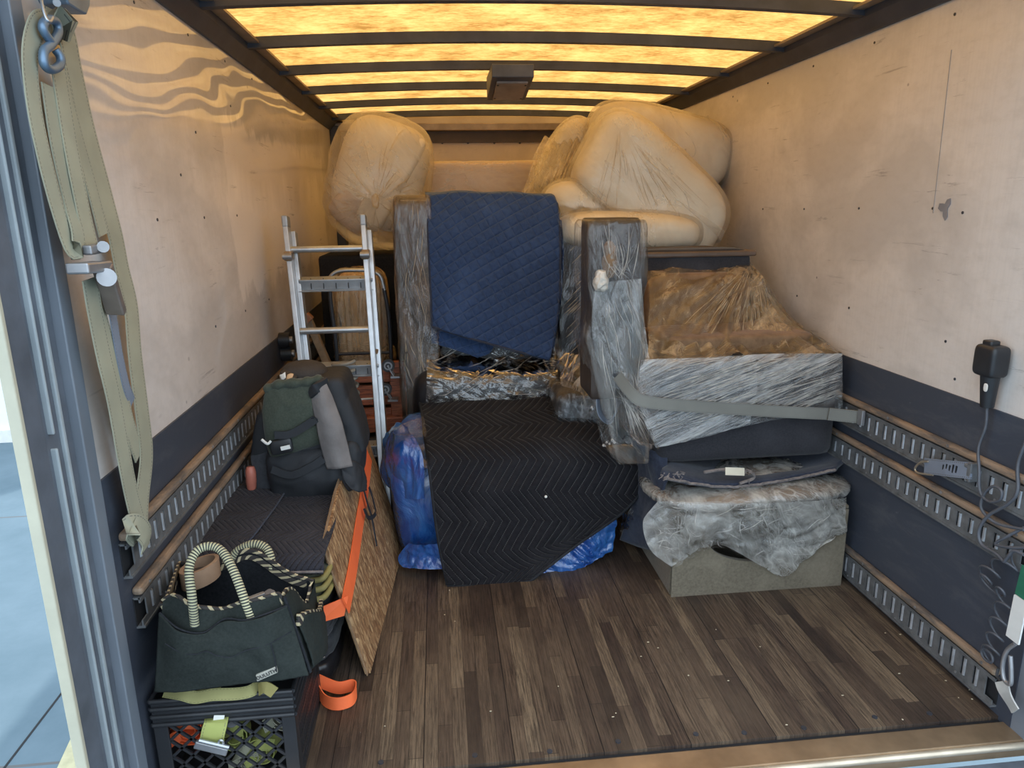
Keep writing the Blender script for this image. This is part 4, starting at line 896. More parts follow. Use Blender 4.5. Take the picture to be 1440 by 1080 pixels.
for k in range(70):
    an = rnd.uniform(0, 2 * PI); r0 = rnd.uniform(6, 40); r1 = r0 + rnd.uniform(15, 60); pp = lambda r: (528 + math.cos(an) * r + rnd.uniform(-2, 2), 283 + math.sin(an) * r + rnd.uniform(-2, 2)); L1.append([pp(r0), pp((r0 + r1) / 2), pp(r1)])
folds(t, L1, 'fold_warm', .0016, 15, ['film'])
g = G(); soft(g, A(528, 283, 3.93), (.016, .016, .035), 14, 2.3, fn=lambda u, x, R: u.normalized() * .006 * crump(x, 40, 2)); obj('knot', g, MAT['film_tan'], t)

WCM = cloth_mat('amber cushion cloth', (.68, .44, .21), (.78, .52, .27), sc=40)
# wrapped upright bundle behind the hand truck
t = thing('wrapped_cushion', 'upright tan cushion bundle under plastic, standing behind the ladder and hand truck', 'cushion', (-.84, 3.95, .62))
g = G(); soft(g, (-.84, 3.95, .90), (.125, .12, .265), 26, 5, fn=lambda u, x, R: (R @ u) * -.02 * math.exp(-((u.z + .1) / .3) ** 2)); obj('cushion', g, WCM, t)
def pleat(u, x, R):
    a = math.atan2(u.y, u.x); return V((u.x, u.y, 0)) * (.012 * (1 - 2 * abs(noise.noise(V((math.cos(a) * 5, math.sin(a) * 5, x.z * 1.1))))) * 1.3) + V((0, 0, .01 * crump(x, 8, 3)))
g = G(); soft(g, (-.84, 3.95, .90), (.14, .135, .28), 60, 5, fn=pleat); obj('film', g, MAT['film_tan'], t)
g = G(); soft(g, (-.83, 3.93, .68), (.15, .14, .075), 40, 4, fn=lambda u, x, R: u.normalized() * .02 * crump(x, 14, 6)); obj('film_folds', g, MAT['film_tan'], t)
rnd = random.Random(17); L1 = []
for k in range(50):
    x = rnd.uniform(470, 535); y = rnd.uniform(395, 455); L1.append([(x, y), (x * .9 + 50 + rnd.uniform(-2, 2), y + 20), (x * .85 + 76, y + rnd.uniform(25, 45))])
for k in range(30):
    x = rnd.uniform(465, 520); y = rnd.uniform(478, 505); L1.append([(x, y), (x + 10, y + rnd.uniform(-4, 4)), (x + 20, y + rnd.uniform(-5, 5))])
folds(t, L1, 'fold_warm', .0016, 16, ['film'])
t = thing('plinth_box', 'dark low box carrying the tan bundle behind the hand truck', 'box', (-.84, 3.98, 0))
g = G(); bx(g, -1.04, -.68, 3.84, 4.08, 0, .60); obj('body', g, MAT['dark_box'], t, smooth=False, bev=.01)
g = G(); bx(g, -1.045, -.675, 3.835, 4.085, .575, .605); obj('lid', g, MAT['old_wood'], t, smooth=False, bev=.004)

t = thing('hand_truck', 'hand truck with a bright curved tube handle, standing behind the aluminium ladder', 'hand truck', (-.80, 3.72, 0))
Yh = 3.74
pL = [A(478, 560, Yh), A(472, 480, Yh), A(465, 425, Yh), A(464, 402, Yh)]; pR = [A(540, 405, Yh), A(546, 440, Yh), A(550, 500, Yh), A(551, 560, Yh)]
g = G(); tube(g, spline([A(464, 402, Yh), A(466, 388, Yh), A(478, 381, Yh), A(500, 380, Yh), A(522, 381, Yh), A(535, 389, Yh), A(541, 408, Yh)], 40), .011, 10); obj('handle', g, MAT['alu'], t)
bL = V((pL[0].x + .01, Yh, .06)); bR = V((pR[-1].x, Yh, .06))
for pts in (pL[::-1] + [bL], pR + [bR]): g = G(); tube(g, spline(pts, 20), .011, 10); obj('frame_tube', g, MAT['black_steel'], t)
for z in (.35, .75): g = G(); tube(g, [V((bL.x, Yh, z)), V((bR.x, Yh, z))], .009, 8); obj('crossbar', g, MAT['black_steel'], t)
g = G(); bx(g, bL.x - .02, bR.x + .02, Yh - .02, Yh + .02, .0, .008); obj('toe_plate', g, MAT['black_steel'], t, smooth=False)
for x in (bL.x - .05, bR.x + .05): g = G(); tube(g, [V((x - .02, Yh + .01, .085)), V((x + .02, Yh + .01, .085))], .085, 24); obj('wheel', g, MAT['rubber'], t)

t = thing('furniture_dolly', 'red-painted wooden dolly stood on edge with its casters facing out, beside the armchair', 'dolly', (-.77, 3.56, .28))
z0, z1 = A(560, 602, 3.55).z, A(572, 508, 3.55).z; xa, xb = A(478, 560, 3.55).x, A(573, 560, 3.55).x
for k in range(3):
    za = z0 + (z1 - z0) * (.02 + k * .34); g = G(); bx(g, xa, xb - .06, 3.56, 3.585, za, za + (z1 - z0) * .29); obj('slat', g, MAT['red_wood'], t, smooth=False, bev=.003)
g = G(); bx(g, xb - .085, xb, 3.535, 3.585, z0 + .06, z1); obj('end_board', g, MAT['red_wood'], t, smooth=False, bev=.006)
g = G(); bx(g, xa, xb, 3.50, 3.60, z0 - .005, z0 + .075); obj('edge_board', g, MAT['red_wood'], t, smooth=False, bev=.008)
def caster(px, py, Y, par):
    c = A(px, py, Y); g = G(); tube(g, [c + V((-.0, -.012, 0)), c + V((0, .012, 0))], .032, 24); w_ = obj('wheel', g, MAT['rubber'], par)
    for r, y, mm in ((.021, .0135, 'steel'), (.013, .0155, 'black_plastic'), (.006, .018, 'steel')):
        g = G(); tube(g, [c + V((0, -y, 0)), c + V((0, 0, 0))], r, 20); obj('hub', g, MAT[mm], w_)
    g = G(); beam(g, c + V((.0, -.02, 0)), c + V((.026, -.02, -.05)), .005, .02, (0, 1, 0)); beam(g, c + V((0, .02, 0)), c + V((.026, .02, -.05)), .005, .02, (0, 1, 0)); bx(g, c.x + .01, c.x + .06, c.y - .03, c.y + .03, c.z - .06, c.z - .05); obj('fork', g, MAT['steel'], par, smooth=False)
caster(546, 514, 3.49, t); caster(542, 547, 3.49, t)

# dark crate under dolly
t = thing('tool_case', 'black case on the floor under the red dolly', 'case', (-.77, 3.55, 0))
g = G(); bx(g, -.985, -.60, 3.46, 3.64, 0, z0 - .02); obj('body', g, MAT['black_plastic'], t, smooth=False, bev=.012)
g = G(); bx(g, -.988, -.597, 3.457, 3.643, z0 - .06, z0 - .045); obj('lid_seam', g, MAT['canvas_in'], t, smooth=False)

# weathered board leaning, behind the ladder
t = thing('wedge_board', 'short weathered board leaning against the left wall behind the ladder', 'board', A(455, 510, 3.6))
g = G(); beam(g, A(432, 446, 3.66), A(462, 515, 3.60), .035, .05, (0, 1, 0)); obj('board', g, MAT['old_wood'], t, smooth=False, bev=.004)
g = G(); beam(g, A(428, 444, 3.62), A(436, 452, 3.62), .05, .05, (0, 1, 0)); obj('end_block', g, pm('reddish end grain', (.32, .14, .07), .6), t, smooth=False, bev=.004)
for (px, py) in ((408, 478), (411, 497)):
    c = AX(px, py, -1.14); t = thing('rail_hook', 'round steel fitting on the left wall by the ladder, the %s of two' % ('upper' if py < 490 else 'lower'), 'fitting', c - V((0, 0, .03)), 'wall fittings by the ladder')
    g = G(); tube(g, [c + V((-.05, 0, 0)), c], .038, 20); obj('disc', g, MAT['black_plastic'], t)
    g = G(); tube(g, [c, c + V((.012, 0, 0))], .018, 16); obj('boss', g, MAT['steel'], t)

# ladder
t = thing('ladder', 'silver aluminium folding ladder leaning upright on the left, in front of the hand truck', 'ladder', (-.86, 2.98, 0))
def lad(px, py):  # plane of the ladder leans back with height
    d = ray(px, py); # plane: y = 2.97 + .25*z
    k = (2.97 + .235 * CAM.z) / (d.y - .235 * d.z); return CAM + d * k
Rt, Rb = lad(511, 309), lad(541, 720); Lt, Lb = lad(402, 311), lad(430, 560)
def ext(a, b, z): return a + (b - a) * ((z - a.z) / (b.z - a.z))
Rb = ext(Rt, Rb, .02); Lb = ext(Lt, Lb, .02)
def rail(a, b, w_, d_, mm, name, ofs=V((0, 0, 0))):
    g = G(); beam(g, a + ofs, b + ofs, w_, d_, (0, 1, 0)); return obj(name, g, MAT[mm], t, smooth=False, bev=.003)
for a, b, s in ((Rt, Rb, 1), (Lt, Lb, -1)):
    rail(a, b, .022, .062, 'alu', 'outer_rail')
    a2 = a + (b - a) * .035; r2 = rail(a2, b, .020, .055, 'alu', 'inner_rail', V((.020, .05, .0)))
    g = G(); beam(g, a + V((0, -.0, .022)), a + (b - a) * .02, .026, .066, (0, 1, 0)); obj('end_cap', g, MAT['alu_dark'], t, smooth=False, bev=.006)
    h = a + (b - a) * .105; g = G(); box(g, h + V((-s * .0, -.012, 0)), (.036, .075, .042)); obj('hinge_lock', g, pm('worn brass lock', (.30, .22, .14), .4, .6), t, smooth=False, bev=.008)
    g = G(); tube(g, [h + V((-.02, -.052, 0)), h + V((.02, -.052, 0))], .013, 14); obj('hinge_pin', g, MAT['steel'], t)
def onrail(a, b, py):
    z = lad(a, py).z; return z
def rung(py0, w2=None, name='rung'):
    zl = lad(415, py0).z; a = ext(Lt, Lb, zl); b = ext(Rt, Rb, zl); return a, b
for py in (351, 466): a, b = rung(py); g = G(); tube(g, [a, b], .0145, 12); obj('rung', g, MAT['alu'], t)
for py in (401, 524, 640, 760):
    a, b = rung(py); g = G(); o_ = V((.02, .05, 0)); u_ = (Rt - Rb).normalized()
    beam(g, a + o_, b + o_, .052, .052, (0, 1, .23)); st = obj('flat_step', g, MAT['alu_dark'], t, smooth=False, bev=.004)
    g = G()
    for k in range(1, 6):
        p = a + (b - a) * (k / 6) + o_ + V((0, -.027, 0)); beam(g, p - u_ * .022, p + u_ * .026, .003, .003, (0, 1, 0))
    obj('tread_groove', g, MAT['canvas_in'], st, smooth=False)
    g = G(); beam(g, a + o_ + V((0, -.03, -.03)), b + o_ + V((0, -.03, -.03)), .004, .014, (0, 1, .23)); obj('step_lip', g, MAT['alu'], st, smooth=False)
g = G(); box(g, lad(521, 497) + V((.02, .03, 0)), (.03, .02, .03)); obj('torn_sticker', g, MAT['tan_cloth'], t, smooth=False, bev=.006)

# rag of grey cord and thin rod
t = thing('cord_bundle', 'grey coiled cord bundle hanging behind the backpack, against the red dolly', 'cord', A(488, 570, 3.2))
g = G()
cb = A(487, 552, 3.2)
pts = [cb + V((.055 * math.cos(a) * (1 - .02 * (a / 6)), .045 * math.sin(a), -.045 + .0048 * a * 1.3)) for a in [k * .35 for k in range(90)]]
tube(g, pts, .0085, 7); obj('coils', g, pm('grey cord', (.27, .25, .21), .85), t)
g = G(); tube(g, spline([cb + V((0, 0, -.03)), cb + V((-.02, 0, .05)), cb + V((-.03, .02, .10))], 12), .012, 8); obj('knot', g, MAT['grey_fabric'], t)
t = thing('thin_rod', 'thin white rod sticking out right of the grey cord bundle', 'rod', A(520, 560, 3.2))
g = G(); tube(g, [A(498, 562, 3.2), A(530, 560, 3.24)], .0045, 8); obj('rod', g, MAT['white_label'], t)
g = G(); tube(g, [A(497, 562, 3.2), A(502, 562, 3.2)], .007, 8); obj('tip', g, MAT['black_plastic'], t)

# ================================================================== STACK OF PADS, left
xl, xr = -1.165, -.80
pads = [(.00, .075, 'leather', 'flattened black pad at the very bottom of the left stack', 2.02), (.078, .150, 'towel', 'black padded blanket with a stitched seam, second from the floor in the left stack', 2.03), (.152, .235, 'towel', 'shaggy black blanket in the middle of the left stack, beside the tote', 2.02), (.237, .300, 'canvas_in', 'dark folded blanket under the olive one in the left stack', 2.04)]
for i, (a, b, mm, lab, yf) in enumerate(pads):
    t = thing('folded_blanket', lab, 'blanket', ((xl + xr) / 2, 2.5, a), 'folded blankets in the left stack')
    g = G(); soft(g, ((xl + xr) / 2 + .01, (yf + 2.95) / 2, (a + b) / 2), ((xr - xl) / 2, (2.95 - yf) / 2, (b - a) / 2 + .003), 34, 7, fn=lambda u, x, R: u.normalized() * (.008 * crump(x, 12 if i != 2 else 30, i))); obj('folds', g, MAT[mm], t)
    g = G(); tube(g, [V((x, yf - .006 + .004 * nz(V((x, 0, a)), 20), (a + b) / 2 - .008 + .004 * math.sin(x * 30))) for x in [xl + .05 + .3 * k / 20 for k in range(21)]], .0025, 6); obj('seam', g, MAT['frayed'], t)
for i in range(3):
    t = thing('olive_blanket', ['olive folded blanket layer under the chevron pads, lowest of three', 'olive folded blanket layer, the middle of three beside the strand board', 'olive folded blanket layer, topmost of three with a yellowish edge'][i], 'blanket', (-.9, 2.4, .302 + .032 * i), 'olive folded layers')
    g = G(); a = .302 + .032 * i
    soft(g, (-.965 + .01 * i, 2.45, a + .016), (.175, .44 - .01 * i, .017), 30, 6, fn=lambda u, x, R: u.normalized() * (.004 * nz(x, 14, i))); obj('cloth', g, MAT['olive_cloth'], t)
    g = G(); tube(g, spline([V((-1.08, 2.005 + .008 * i, a + .018)), V((-.95, 2.00 + .01 * i, a + .016)), V((-.83, 2.01 + .01 * i, a + .018 - .004 * i)), V((-.795, 2.05, a + .018)), V((-.785, 2.2, a + .02))], 30), .010, 8); obj('rolled_edge', g, MAT['olive'], t)
t = thing('chevron_pad', 'charcoal chevron-stitched moving pad on top of the stack, right half under the backpack', 'moving pad', (-.92, 2.45, .40), 'chevron pads on the left stack')
g = G()
rows = [[V((-1.02, 3.0, .47)), V((-.90, 3.0, .47)), V((-.80, 3.0, .465))], [V((-1.03, 2.6, .478)), V((-.91, 2.6, .475)), V((-.79, 2.6, .468))], [V((-1.05, 2.25, .478)), V((-.92, 2.22, .475)), V((-.785, 2.2, .468))], [V((-1.06, 2.08, .470)), V((-.93, 2.05, .468)), V((-.79, 2.04, .462))], [V((-1.06, 2.03, .43)), V((-.93, 2.00, .43)), V((-.79, 1.995, .425))], [V((-1.06, 2.06, .405)), V((-.93, 2.04, .402)), V((-.80, 2.03, .40))]]
patch(g, rows, 40, 60, lambda u, v, p, n: n * .006 * nz(p, 6)); obj('quilted_top', g, MAT['quilt_grey'], t, solid=.010)
g = G(); tube(g, [p + V((0, -.012, .004)) for p in spline(rows[4], 20)], .004, 6); obj('hem', g, MAT['frayed'], t)
t = thing('chevron_pad', 'charcoal chevron-stitched pad on top of the stack, left half against the wall', 'moving pad', (-1.1, 2.45, .40), 'chevron pads on the left stack')
g = G()
rows = [[V((-1.19, 3.0, .485)), V((-1.10, 3.0, .485)), V((-1.01, 3.0, .48))], [V((-1.19, 2.5, .495)), V((-1.11, 2.5, .492)), V((-1.0, 2.5, .487))], [V((-1.19, 2.2, .490)), V((-1.11, 2.2, .490)), V((-1.02, 2.2, .485))], [V((-1.185, 2.04, .47)), V((-1.12, 2.04, .47)), V((-1.05, 2.05, .47))], [V((-1.18, 2.02, .40)), V((-1.12, 2.02, .40)), V((-1.07, 2.03, .40))]]
patch(g, rows, 30, 60, lambda u, v, p, n: n * .006 * nz(p, 6, 2)); obj('quilted_top', g, MAT['quilt_grey'], t, solid=.010)
g = G(); tube(g, [p + V((.004, 0, .006)) for p in spline([r_[-1] for r_ in rows[:4]], 40)], .003, 6); obj('hem', g, MAT['denim'], t)

# strand board leaning on the stack
t = thing('strand_board', 'tan oriented-strand board leaning on edge against the blanket stack, orange strap across it', 'board', (-.68, 2.5, 0))
bf = V((-.682, 2.07, .004)); tf = V((-.795, 2.10, .462)); bb = V((-.612, 2.98, .004)); tb = V((-.700, 2.98, .62))
nrm = (tf - bf).cross(bb - bf).normalized(); nrm = nrm if nrm.x > 0 else -nrm; tb = tb - nrm * (tb - bf).dot(nrm)
cor = V((-.770, 2.38, .53)); cor = cor - nrm * (cor - bf).dot(nrm)
g = G(); pts = [bf, bb, tb, cor, tf]; n = 5
g.add(pts + [p - nrm * .020 for p in pts], [tuple(range(n)), tuple(range(n, 2 * n))] + [(k, (k + 1) % n, n + (k + 1) % n, n + k) for k in range(n)]); obj('board', g, MAT['osb'], t, smooth=False, bev=.002)
g = G(); e0 = [p - nrm * .010 for p in (bf, tf, cor, tb)]
for a, b in zip(e0, e0[1:]): beam(g, a, b, .021, .003, nrm)
obj('raw_edge', g, pm('rough board edge', (.26, .17, .10), .8, bump=(80, .6)), t, smooth=False)
def onb(px, py, off=.004):
    d = ray(px, py); k = ((bf + nrm * off) - CAM).dot(nrm) / d.dot(nrm); return CAM + d * k
t = thing('orange_strap', 'bright orange strap running down the strand board and folding left round its edge', 'strap', onb(486, 860))
g = G(); s1 = [onb(519, 640), onb(513, 690), onb(505, 740), onb(496, 800), onb(486, 852)]
ribbon(g, spline(s1, 30), .065, (bb - bf).normalized(), .003); obj('webbing', g, MAT['orange_web'], t, smooth=False)
g = G(); fl = s1[-1] + V((-.004, -.012, 0)); hexa(g, [fl + V((dx, dy, dz)) for dx, dy, dz in ()]) if False else None
q = [A(490, 838, 2.07), A(484, 866, 2.065), A(450, 876, 2.03), A(447, 856, 2.035)]
g.add(q + [p + V((0, .003, 0)) for p in q], [(0, 1, 2, 3), (4, 5, 6, 7)] + [(k, (k + 1) % 4, 4 + (k + 1) % 4, 4 + k) for k in range(4)]); obj('folded_end', g, MAT['orange_web'], t, smooth=False)
g = G(); q = [A(445, 858, 2.032), A(449, 858, 2.032), A(451, 874, 2.03), A(447, 875, 2.03)]; g.add(q + [p + V((0, .002, 0)) for p in q], [(0, 1, 2, 3), (4, 5, 6, 7)] + [(k, (k + 1) % 4, 4 + (k + 1) % 4, 4 + k) for k in range(4)]); obj('sewn_label', g, MAT['white_label'], t, smooth=False)
t = thing('strap_coil', 'orange strap looped on the floor between the black crate and the strand board', 'strap', (-.74, 2.0, 0))
g = G(); lp = [AZ(443, 968, .045), AZ(455, 985, .030), AZ(475, 992, .026), AZ(495, 985, .026), AZ(503, 972, .030), AZ(495, 962, .035), AZ(470, 962, .045), AZ(444, 955, .07)]
lp = [AZ(444, 962, .05), AZ(456, 984, .028), AZ(474, 990, .026), AZ(494, 984, .026), AZ(501, 972, .026), AZ(496, 964, .030), AZ(474, 967, .032), AZ(443, 955, .062)]
ribbon(g, spline(lp, 60), .040, (0, .15, 1), .003); obj('webbing', g, MAT['orange_web'], t)
t = thing('black_strap_end', 'thin black strap tails of the backpack dangling over the strand board', 'strap', onb(530, 770))
g = G(); ribbon(g, spline([onb(512, 690, .02), onb(518, 712, .02), onb(523, 728, .018), onb(530, 768, .012)], 20), .017, (0, 1, .2), .003); obj('tail', g, MAT['black_fabric'], t)
g = G(); ribbon(g, spline([onb(512, 715, .02), onb(518, 728, .025), onb(528, 722, .02), onb(524, 700, .03), onb(519, 685, .03)], 24), .016, (0, 1, .4), .003); obj('tail', g, MAT['black_fabric'], t)

# ================================================================== BACKPACK on the left stack
t = thing('backpack', 'large dark green and black roll-top backpack standing on the chevron pads at left', 'backpack', (-.93, 2.6, .49))
YB = 2.50
def quadbox(name, q, yf, yb, m, n=24, fn=None, bulge=.02, par=None, shrink=.06):
    """soft slab whose front outline is the pixel quad q (tl,tr,br,bl) at depth yf, running back to yb"""
    F = [A(x, y, yf) for x, y in q]; c = sum(F, V((0, 0, 0))) / 4; g = G(); vs, fs = cubegrid(n); out = []
    B = [c + (p - c) * (1 - shrink) + V((0, yb - yf, 0)) for p in F]
    for p in vs:
        k = 10; l = (abs(p.x) ** k + abs(p.y) ** k + abs(p.z) ** k) ** (1 / k); u = p / l
        a = (u.x + 1) / 2; b = (u.z + 1) / 2; f_ = (F[0] * (1 - a) + F[1] * a) * b + (F[3] * (1 - a) + F[2] * a) * (1 - b); b_ = (B[0] * (1 - a) + B[1] * a) * b + (B[3] * (1 - a) + B[2] * a) * (1 - b)
        tt = (u.y + 1) / 2; x = f_ * (1 - tt) + b_ * tt; x = x + V((0, (-1 if u.y < 0 else 1) * bulge * (1 - u.x ** 2) * (1 - u.z ** 2), 0)) + V((u.x * bulge * .5 * (1 - u.z ** 2), 0, 0))
        if fn: x = x + fn(u, x)
        out.append(x)
    g.add(out, fs); return obj(name, g, m, par or t)
wr_ = lambda a, s, sd=0: (lambda u, x: u.normalized() * a * crump(x, s, sd))
quadbox('lower_body', [(372, 640), (500, 618), (505, 690), (392, 722)], 2.48, 2.74, MAT['black_fabric'], 30, wr_(.008, 9, 1), .03)
quadbox('main_body', [(373, 542), (482, 530), (505, 650), (380, 690)], 2.50, 2.78, MAT['black_fabric'], 30, wr_(.006, 8, 2), .02)
quadbox('roll_top', [(372, 543), (452, 533), (470, 618), (378, 648)], 2.475, 2.60, MAT['pack_green'], 34, wr_(.008, 9, 3), .025)
g = G(); tube(g, spline([A(374, 548, 2.49), A(395, 540, 2.475), A(425, 538, 2.47), A(448, 534, 2.48), A(458, 540, 2.5)], 40), [.016 + .003 * math.sin(k * .9) for k in range(41)], 10); obj('rolled_edge', g, MAT['pack_green'], t)
quadbox('side_panel', [(452, 535), (485, 548), (515, 640), (478, 655)], 2.51, 2.72, MAT['black_fabric'], 24, wr_(.008, 9, 6), .02)
quadbox('left_side_pocket', [(352, 640), (375, 628), (392, 715), (362, 700)], 2.53, 2.68, MAT['grey_fabric'] if False else cloth_mat('charcoal nylon', (.035, .038, .045), (.05, .054, .062)), 20, wr_(.004, 12, 4), .012)
quadbox('left_wing', [(362, 585), (374, 570), (380, 650), (352, 660)], 2.54, 2.72, MAT['black_fabric'], 18, wr_(.008, 12, 5), .01)
g = G(); tube(g, spline([A(352, 656, 2.52), A(353, 670, 2.515), A(354, 690, 2.515)], 10), [.013, .016, .018, .019, .019, .019, .019, .019, .018, .017, .012], 12); o = obj('bottle', g, pm('salmon red bottle', (.50, .16, .11), .45), t); o['label'] = 'salmon-red bottle in the side pocket'
g = G(); tube(g, [A(354, 690, 2.515), A(354, 700, 2.515)], .017, 12); obj('bottle_cap', g, MAT['black_plastic'], t)
# shoulder strap padding
g = G(); rows = [[A(440, 548, 2.475), A(448, 540, 2.46), A(458, 540, 2.47)], [A(443, 575, 2.46), A(456, 570, 2.44), A(472, 574, 2.46)], [A(450, 610, 2.45), A(465, 606, 2.43), A(484, 612, 2.45)], [A(462, 658, 2.45), A(478, 658, 2.425), A(494, 655, 2.45)]]
patch(g, rows, 16, 40, lambda u, v, p, n: n * .004 * nz(p, 14)); o = obj('shoulder_strap', g, MAT['grey_fabric'], t, solid=.022); o['label'] = 'thick grey padded shoulder strap'
g = G(); ribbon(g, spline([A(436, 554, 2.46), A(446, 545, 2.445), A(460, 536, 2.47)], 14), .035, (.4, 0, 1), .012); obj('strap_band', g, MAT['black_fabric'], t)
for q in ([(386, 612), (410, 610), (440, 592), (444, 588)], [(382, 660), (410, 668), (440, 655), (455, 645)]):
    g = G(); ribbon(g, spline([A(x, y, 2.44) for x, y in q], 20), .028, (.3, 0, 1), .004); obj('compression_strap', g, MAT['black_fabric'], t)
quadbox('buckle_block', [(378, 622), (408, 615), (412, 636), (382, 642)], 2.44, 2.47, MAT['black_plastic'], 8, None, .004)
g = G(); ribbon(g, [A(395, 631, 2.425), A(408, 628, 2.425)], .014, (0, 0, 1), .004); obj('white_tab', g, MAT['white_label'], t)
g = G(); tube(g, spline([A(368, 618, 2.44), A(376, 624, 2.435), A(381, 620, 2.44)], 10), .005, 6); obj('white_tab', g, MAT['white_label'], t)
g = G(); soft(g, A(433, 713, 2.44), (.006, .004, .006), 6, 2); obj('stud', g, MAT['steel'], t)
g = G(); rows = [[A(478, 655, 2.45), A(495, 648, 2.46), A(510, 655, 2.50)], [A(484, 675, 2.44), A(500, 672, 2.45), A(514, 672, 2.50)], [A(494, 688, 2.44), A(506, 692, 2.45), A(514, 690, 2.48)]]
patch(g, rows, 16, 16, lambda u, v, p, n: n * .008 * crump(p, 14, 2)); obj('hip_belt', g, MAT['black_fabric'], t, solid=.02)
g = G(); tube(g, spline([A(498, 590, 2.62), A(507, 594, 2.62), A(512, 605, 2.64)], 12), .009, 8); obj('grab_loop', g, MAT['grey_fabric'], t)
# cap lying on the pack
t = thing('baseball_cap', 'dark cap with a white patch lying on top of the backpack', 'cap', A(430, 530, 2.62))
cc = A(428, 530, 2.63)
g = G(); soft(g, cc + V((0, 0, .012)), (.085, .085, .05), 20, 2.2, pre=lambda u: V((u.x, u.y, max(u.z, -.25)))); obj('crown', g, pm('dark brown cap cloth', (.035, .030, .028), .8, bump=(150, .3)), t)
g = G(); rows = [[A(394, 524, 2.56), A(400, 530, 2.53), A(415, 534, 2.53)], [A(402, 518, 2.60), A(412, 522, 2.57), A(425, 526, 2.57)]]
patch(g, rows, 12, 8); obj('visor', g, pm('dark brown cap cloth 2', (.035, .030, .028), .8), t, solid=.006)
g = G(); patch(g, [[A(393, 527, 2.535), A(397, 526, 2.53), A(401, 523, 2.53)], [A(395, 535, 2.53), A(399, 534, 2.525), A(402, 531, 2.525)]], 4, 4); obj('white_patch', g, MAT['white_label'], t, solid=.002)
g = G(); patch(g, [[A(404, 527, 2.53), A(409, 525, 2.53), A(413, 526, 2.53)], [A(402, 534, 2.525), A(407, 534, 2.52), A(411, 531, 2.52)]], 4, 4); obj('tan_patch', g, pm('tan patch', (.70, .45, .25), .6), t, solid=.002)

# ================================================================== MILK CRATE and contents
t = thing('milk_crate', 'black plastic milk crate on the floor at lower left, under the canvas tote', 'crate', (-1.0, 1.80, 0))
cx0, cx1, cy0, cy1, ch = -1.178, -.825, 1.63, 1.965, .290
def lat(g, a, b, w_=.007, d=.006, up=(0, 1, 0)): beam(g, a, b, w_, d, up)
# rim with three ribs on every side
g = G()
for z in (.285, .262, .239, .216):
    for (a, b) in (((cx0, cy0), (cx1, cy0)), ((cx1, cy0), (cx1, cy1)), ((cx1, cy1), (cx0, cy1)), ((cx0, cy1), (cx0, cy0))):
        tube(g, [V((a[0], a[1], z)), V((b[0], b[1], z))], .0065, 8)
bx(g, cx0, cx1, cy0 + .001, cy0 + .006, .212, .287); bx(g, cx0, cx1, cy1 - .006, cy1, .212, .287); bx(g, cx1 - .006, cx1 - .001, cy0, cy1, .212, .287); bx(g, cx0 + .001, cx0 + .006, cy0, cy1, .212, .287)
obj('rim', g, MAT['black_plastic'], t)
for (x, y) in ((cx0, cy0), (cx1, cy0), (cx1, cy1), (cx0, cy1)):
    g = G(); sx = 1 if x == cx0 else -1; sy = 1 if y == cy0 else -1
    bx(g, min(x, x + sx * .035), max(x, x + sx * .035), y - .002, y + .006, 0, .215); bx(g, min(x, x + sx * .006), max(x, x + sx * .006), min(y, y + sy * .035), max(y, y + sy * .035), 0, .215); obj('corner_post', g, MAT['black_plastic'], t, smooth=False, bev=.002)
g = G(); xa, xb = cx0 + .035, cx1 - .035; za, zb = .02, .212
def clipline(x, z, dx, dz):
    # clip to the rectangle
    t0, t1 = -9, 9
    for p, d, lo, hi in ((x, dx, xa, xb), (z, dz, za, zb)):
        a, b = (lo - p) / d, (hi - p) / d; a, b = min(a, b), max(a, b); t0 = max(t0, a); t1 = min(t1, b)
    return (x + dx * t0, z + dz * t0, x + dx * t1, z + dz * t1) if t1 - t0 > .02 else None
for k in range(-8, 14):
    for s in (1, -1):
        r_ = clipline(xa + k * .052, (za + zb) / 2, 1, s * .95)
        if r_: lat(g, V((r_[0], cy0 + .003, r_[1])), V((r_[2], cy0 + .003, r_[3])))
bx(g, xa, xb, cy0, cy0 + .006, 0, .022); obj('front_lattice', g, MAT['black_plastic'], t, smooth=False)
g = G()
for k in range(22): y = cy0 + .038 + k * .0125; bx(g, cx1 - .006, cx1, y, y + .006, .02, .212)
for z in (.055, .105, .155): bx(g, cx1 - .007, cx1 + .001, cy0 + .03, cy1 - .03, z, z + .012)
bx(g, cx1 - .006, cx1, cy0, cy1, 0, .022); obj('side_grille', g, MAT['black_plastic'], t, smooth=False)
g = G(); bx(g, cx0, cx0 + .006, cy0, cy1, 0, .215); bx(g, cx0, cx1, cy1 - .006, cy1, 0, .215); bx(g, cx0, cx1, cy0, cy1, 0, .008); obj('far_walls', g, MAT['black_plastic'], t, smooth=False)
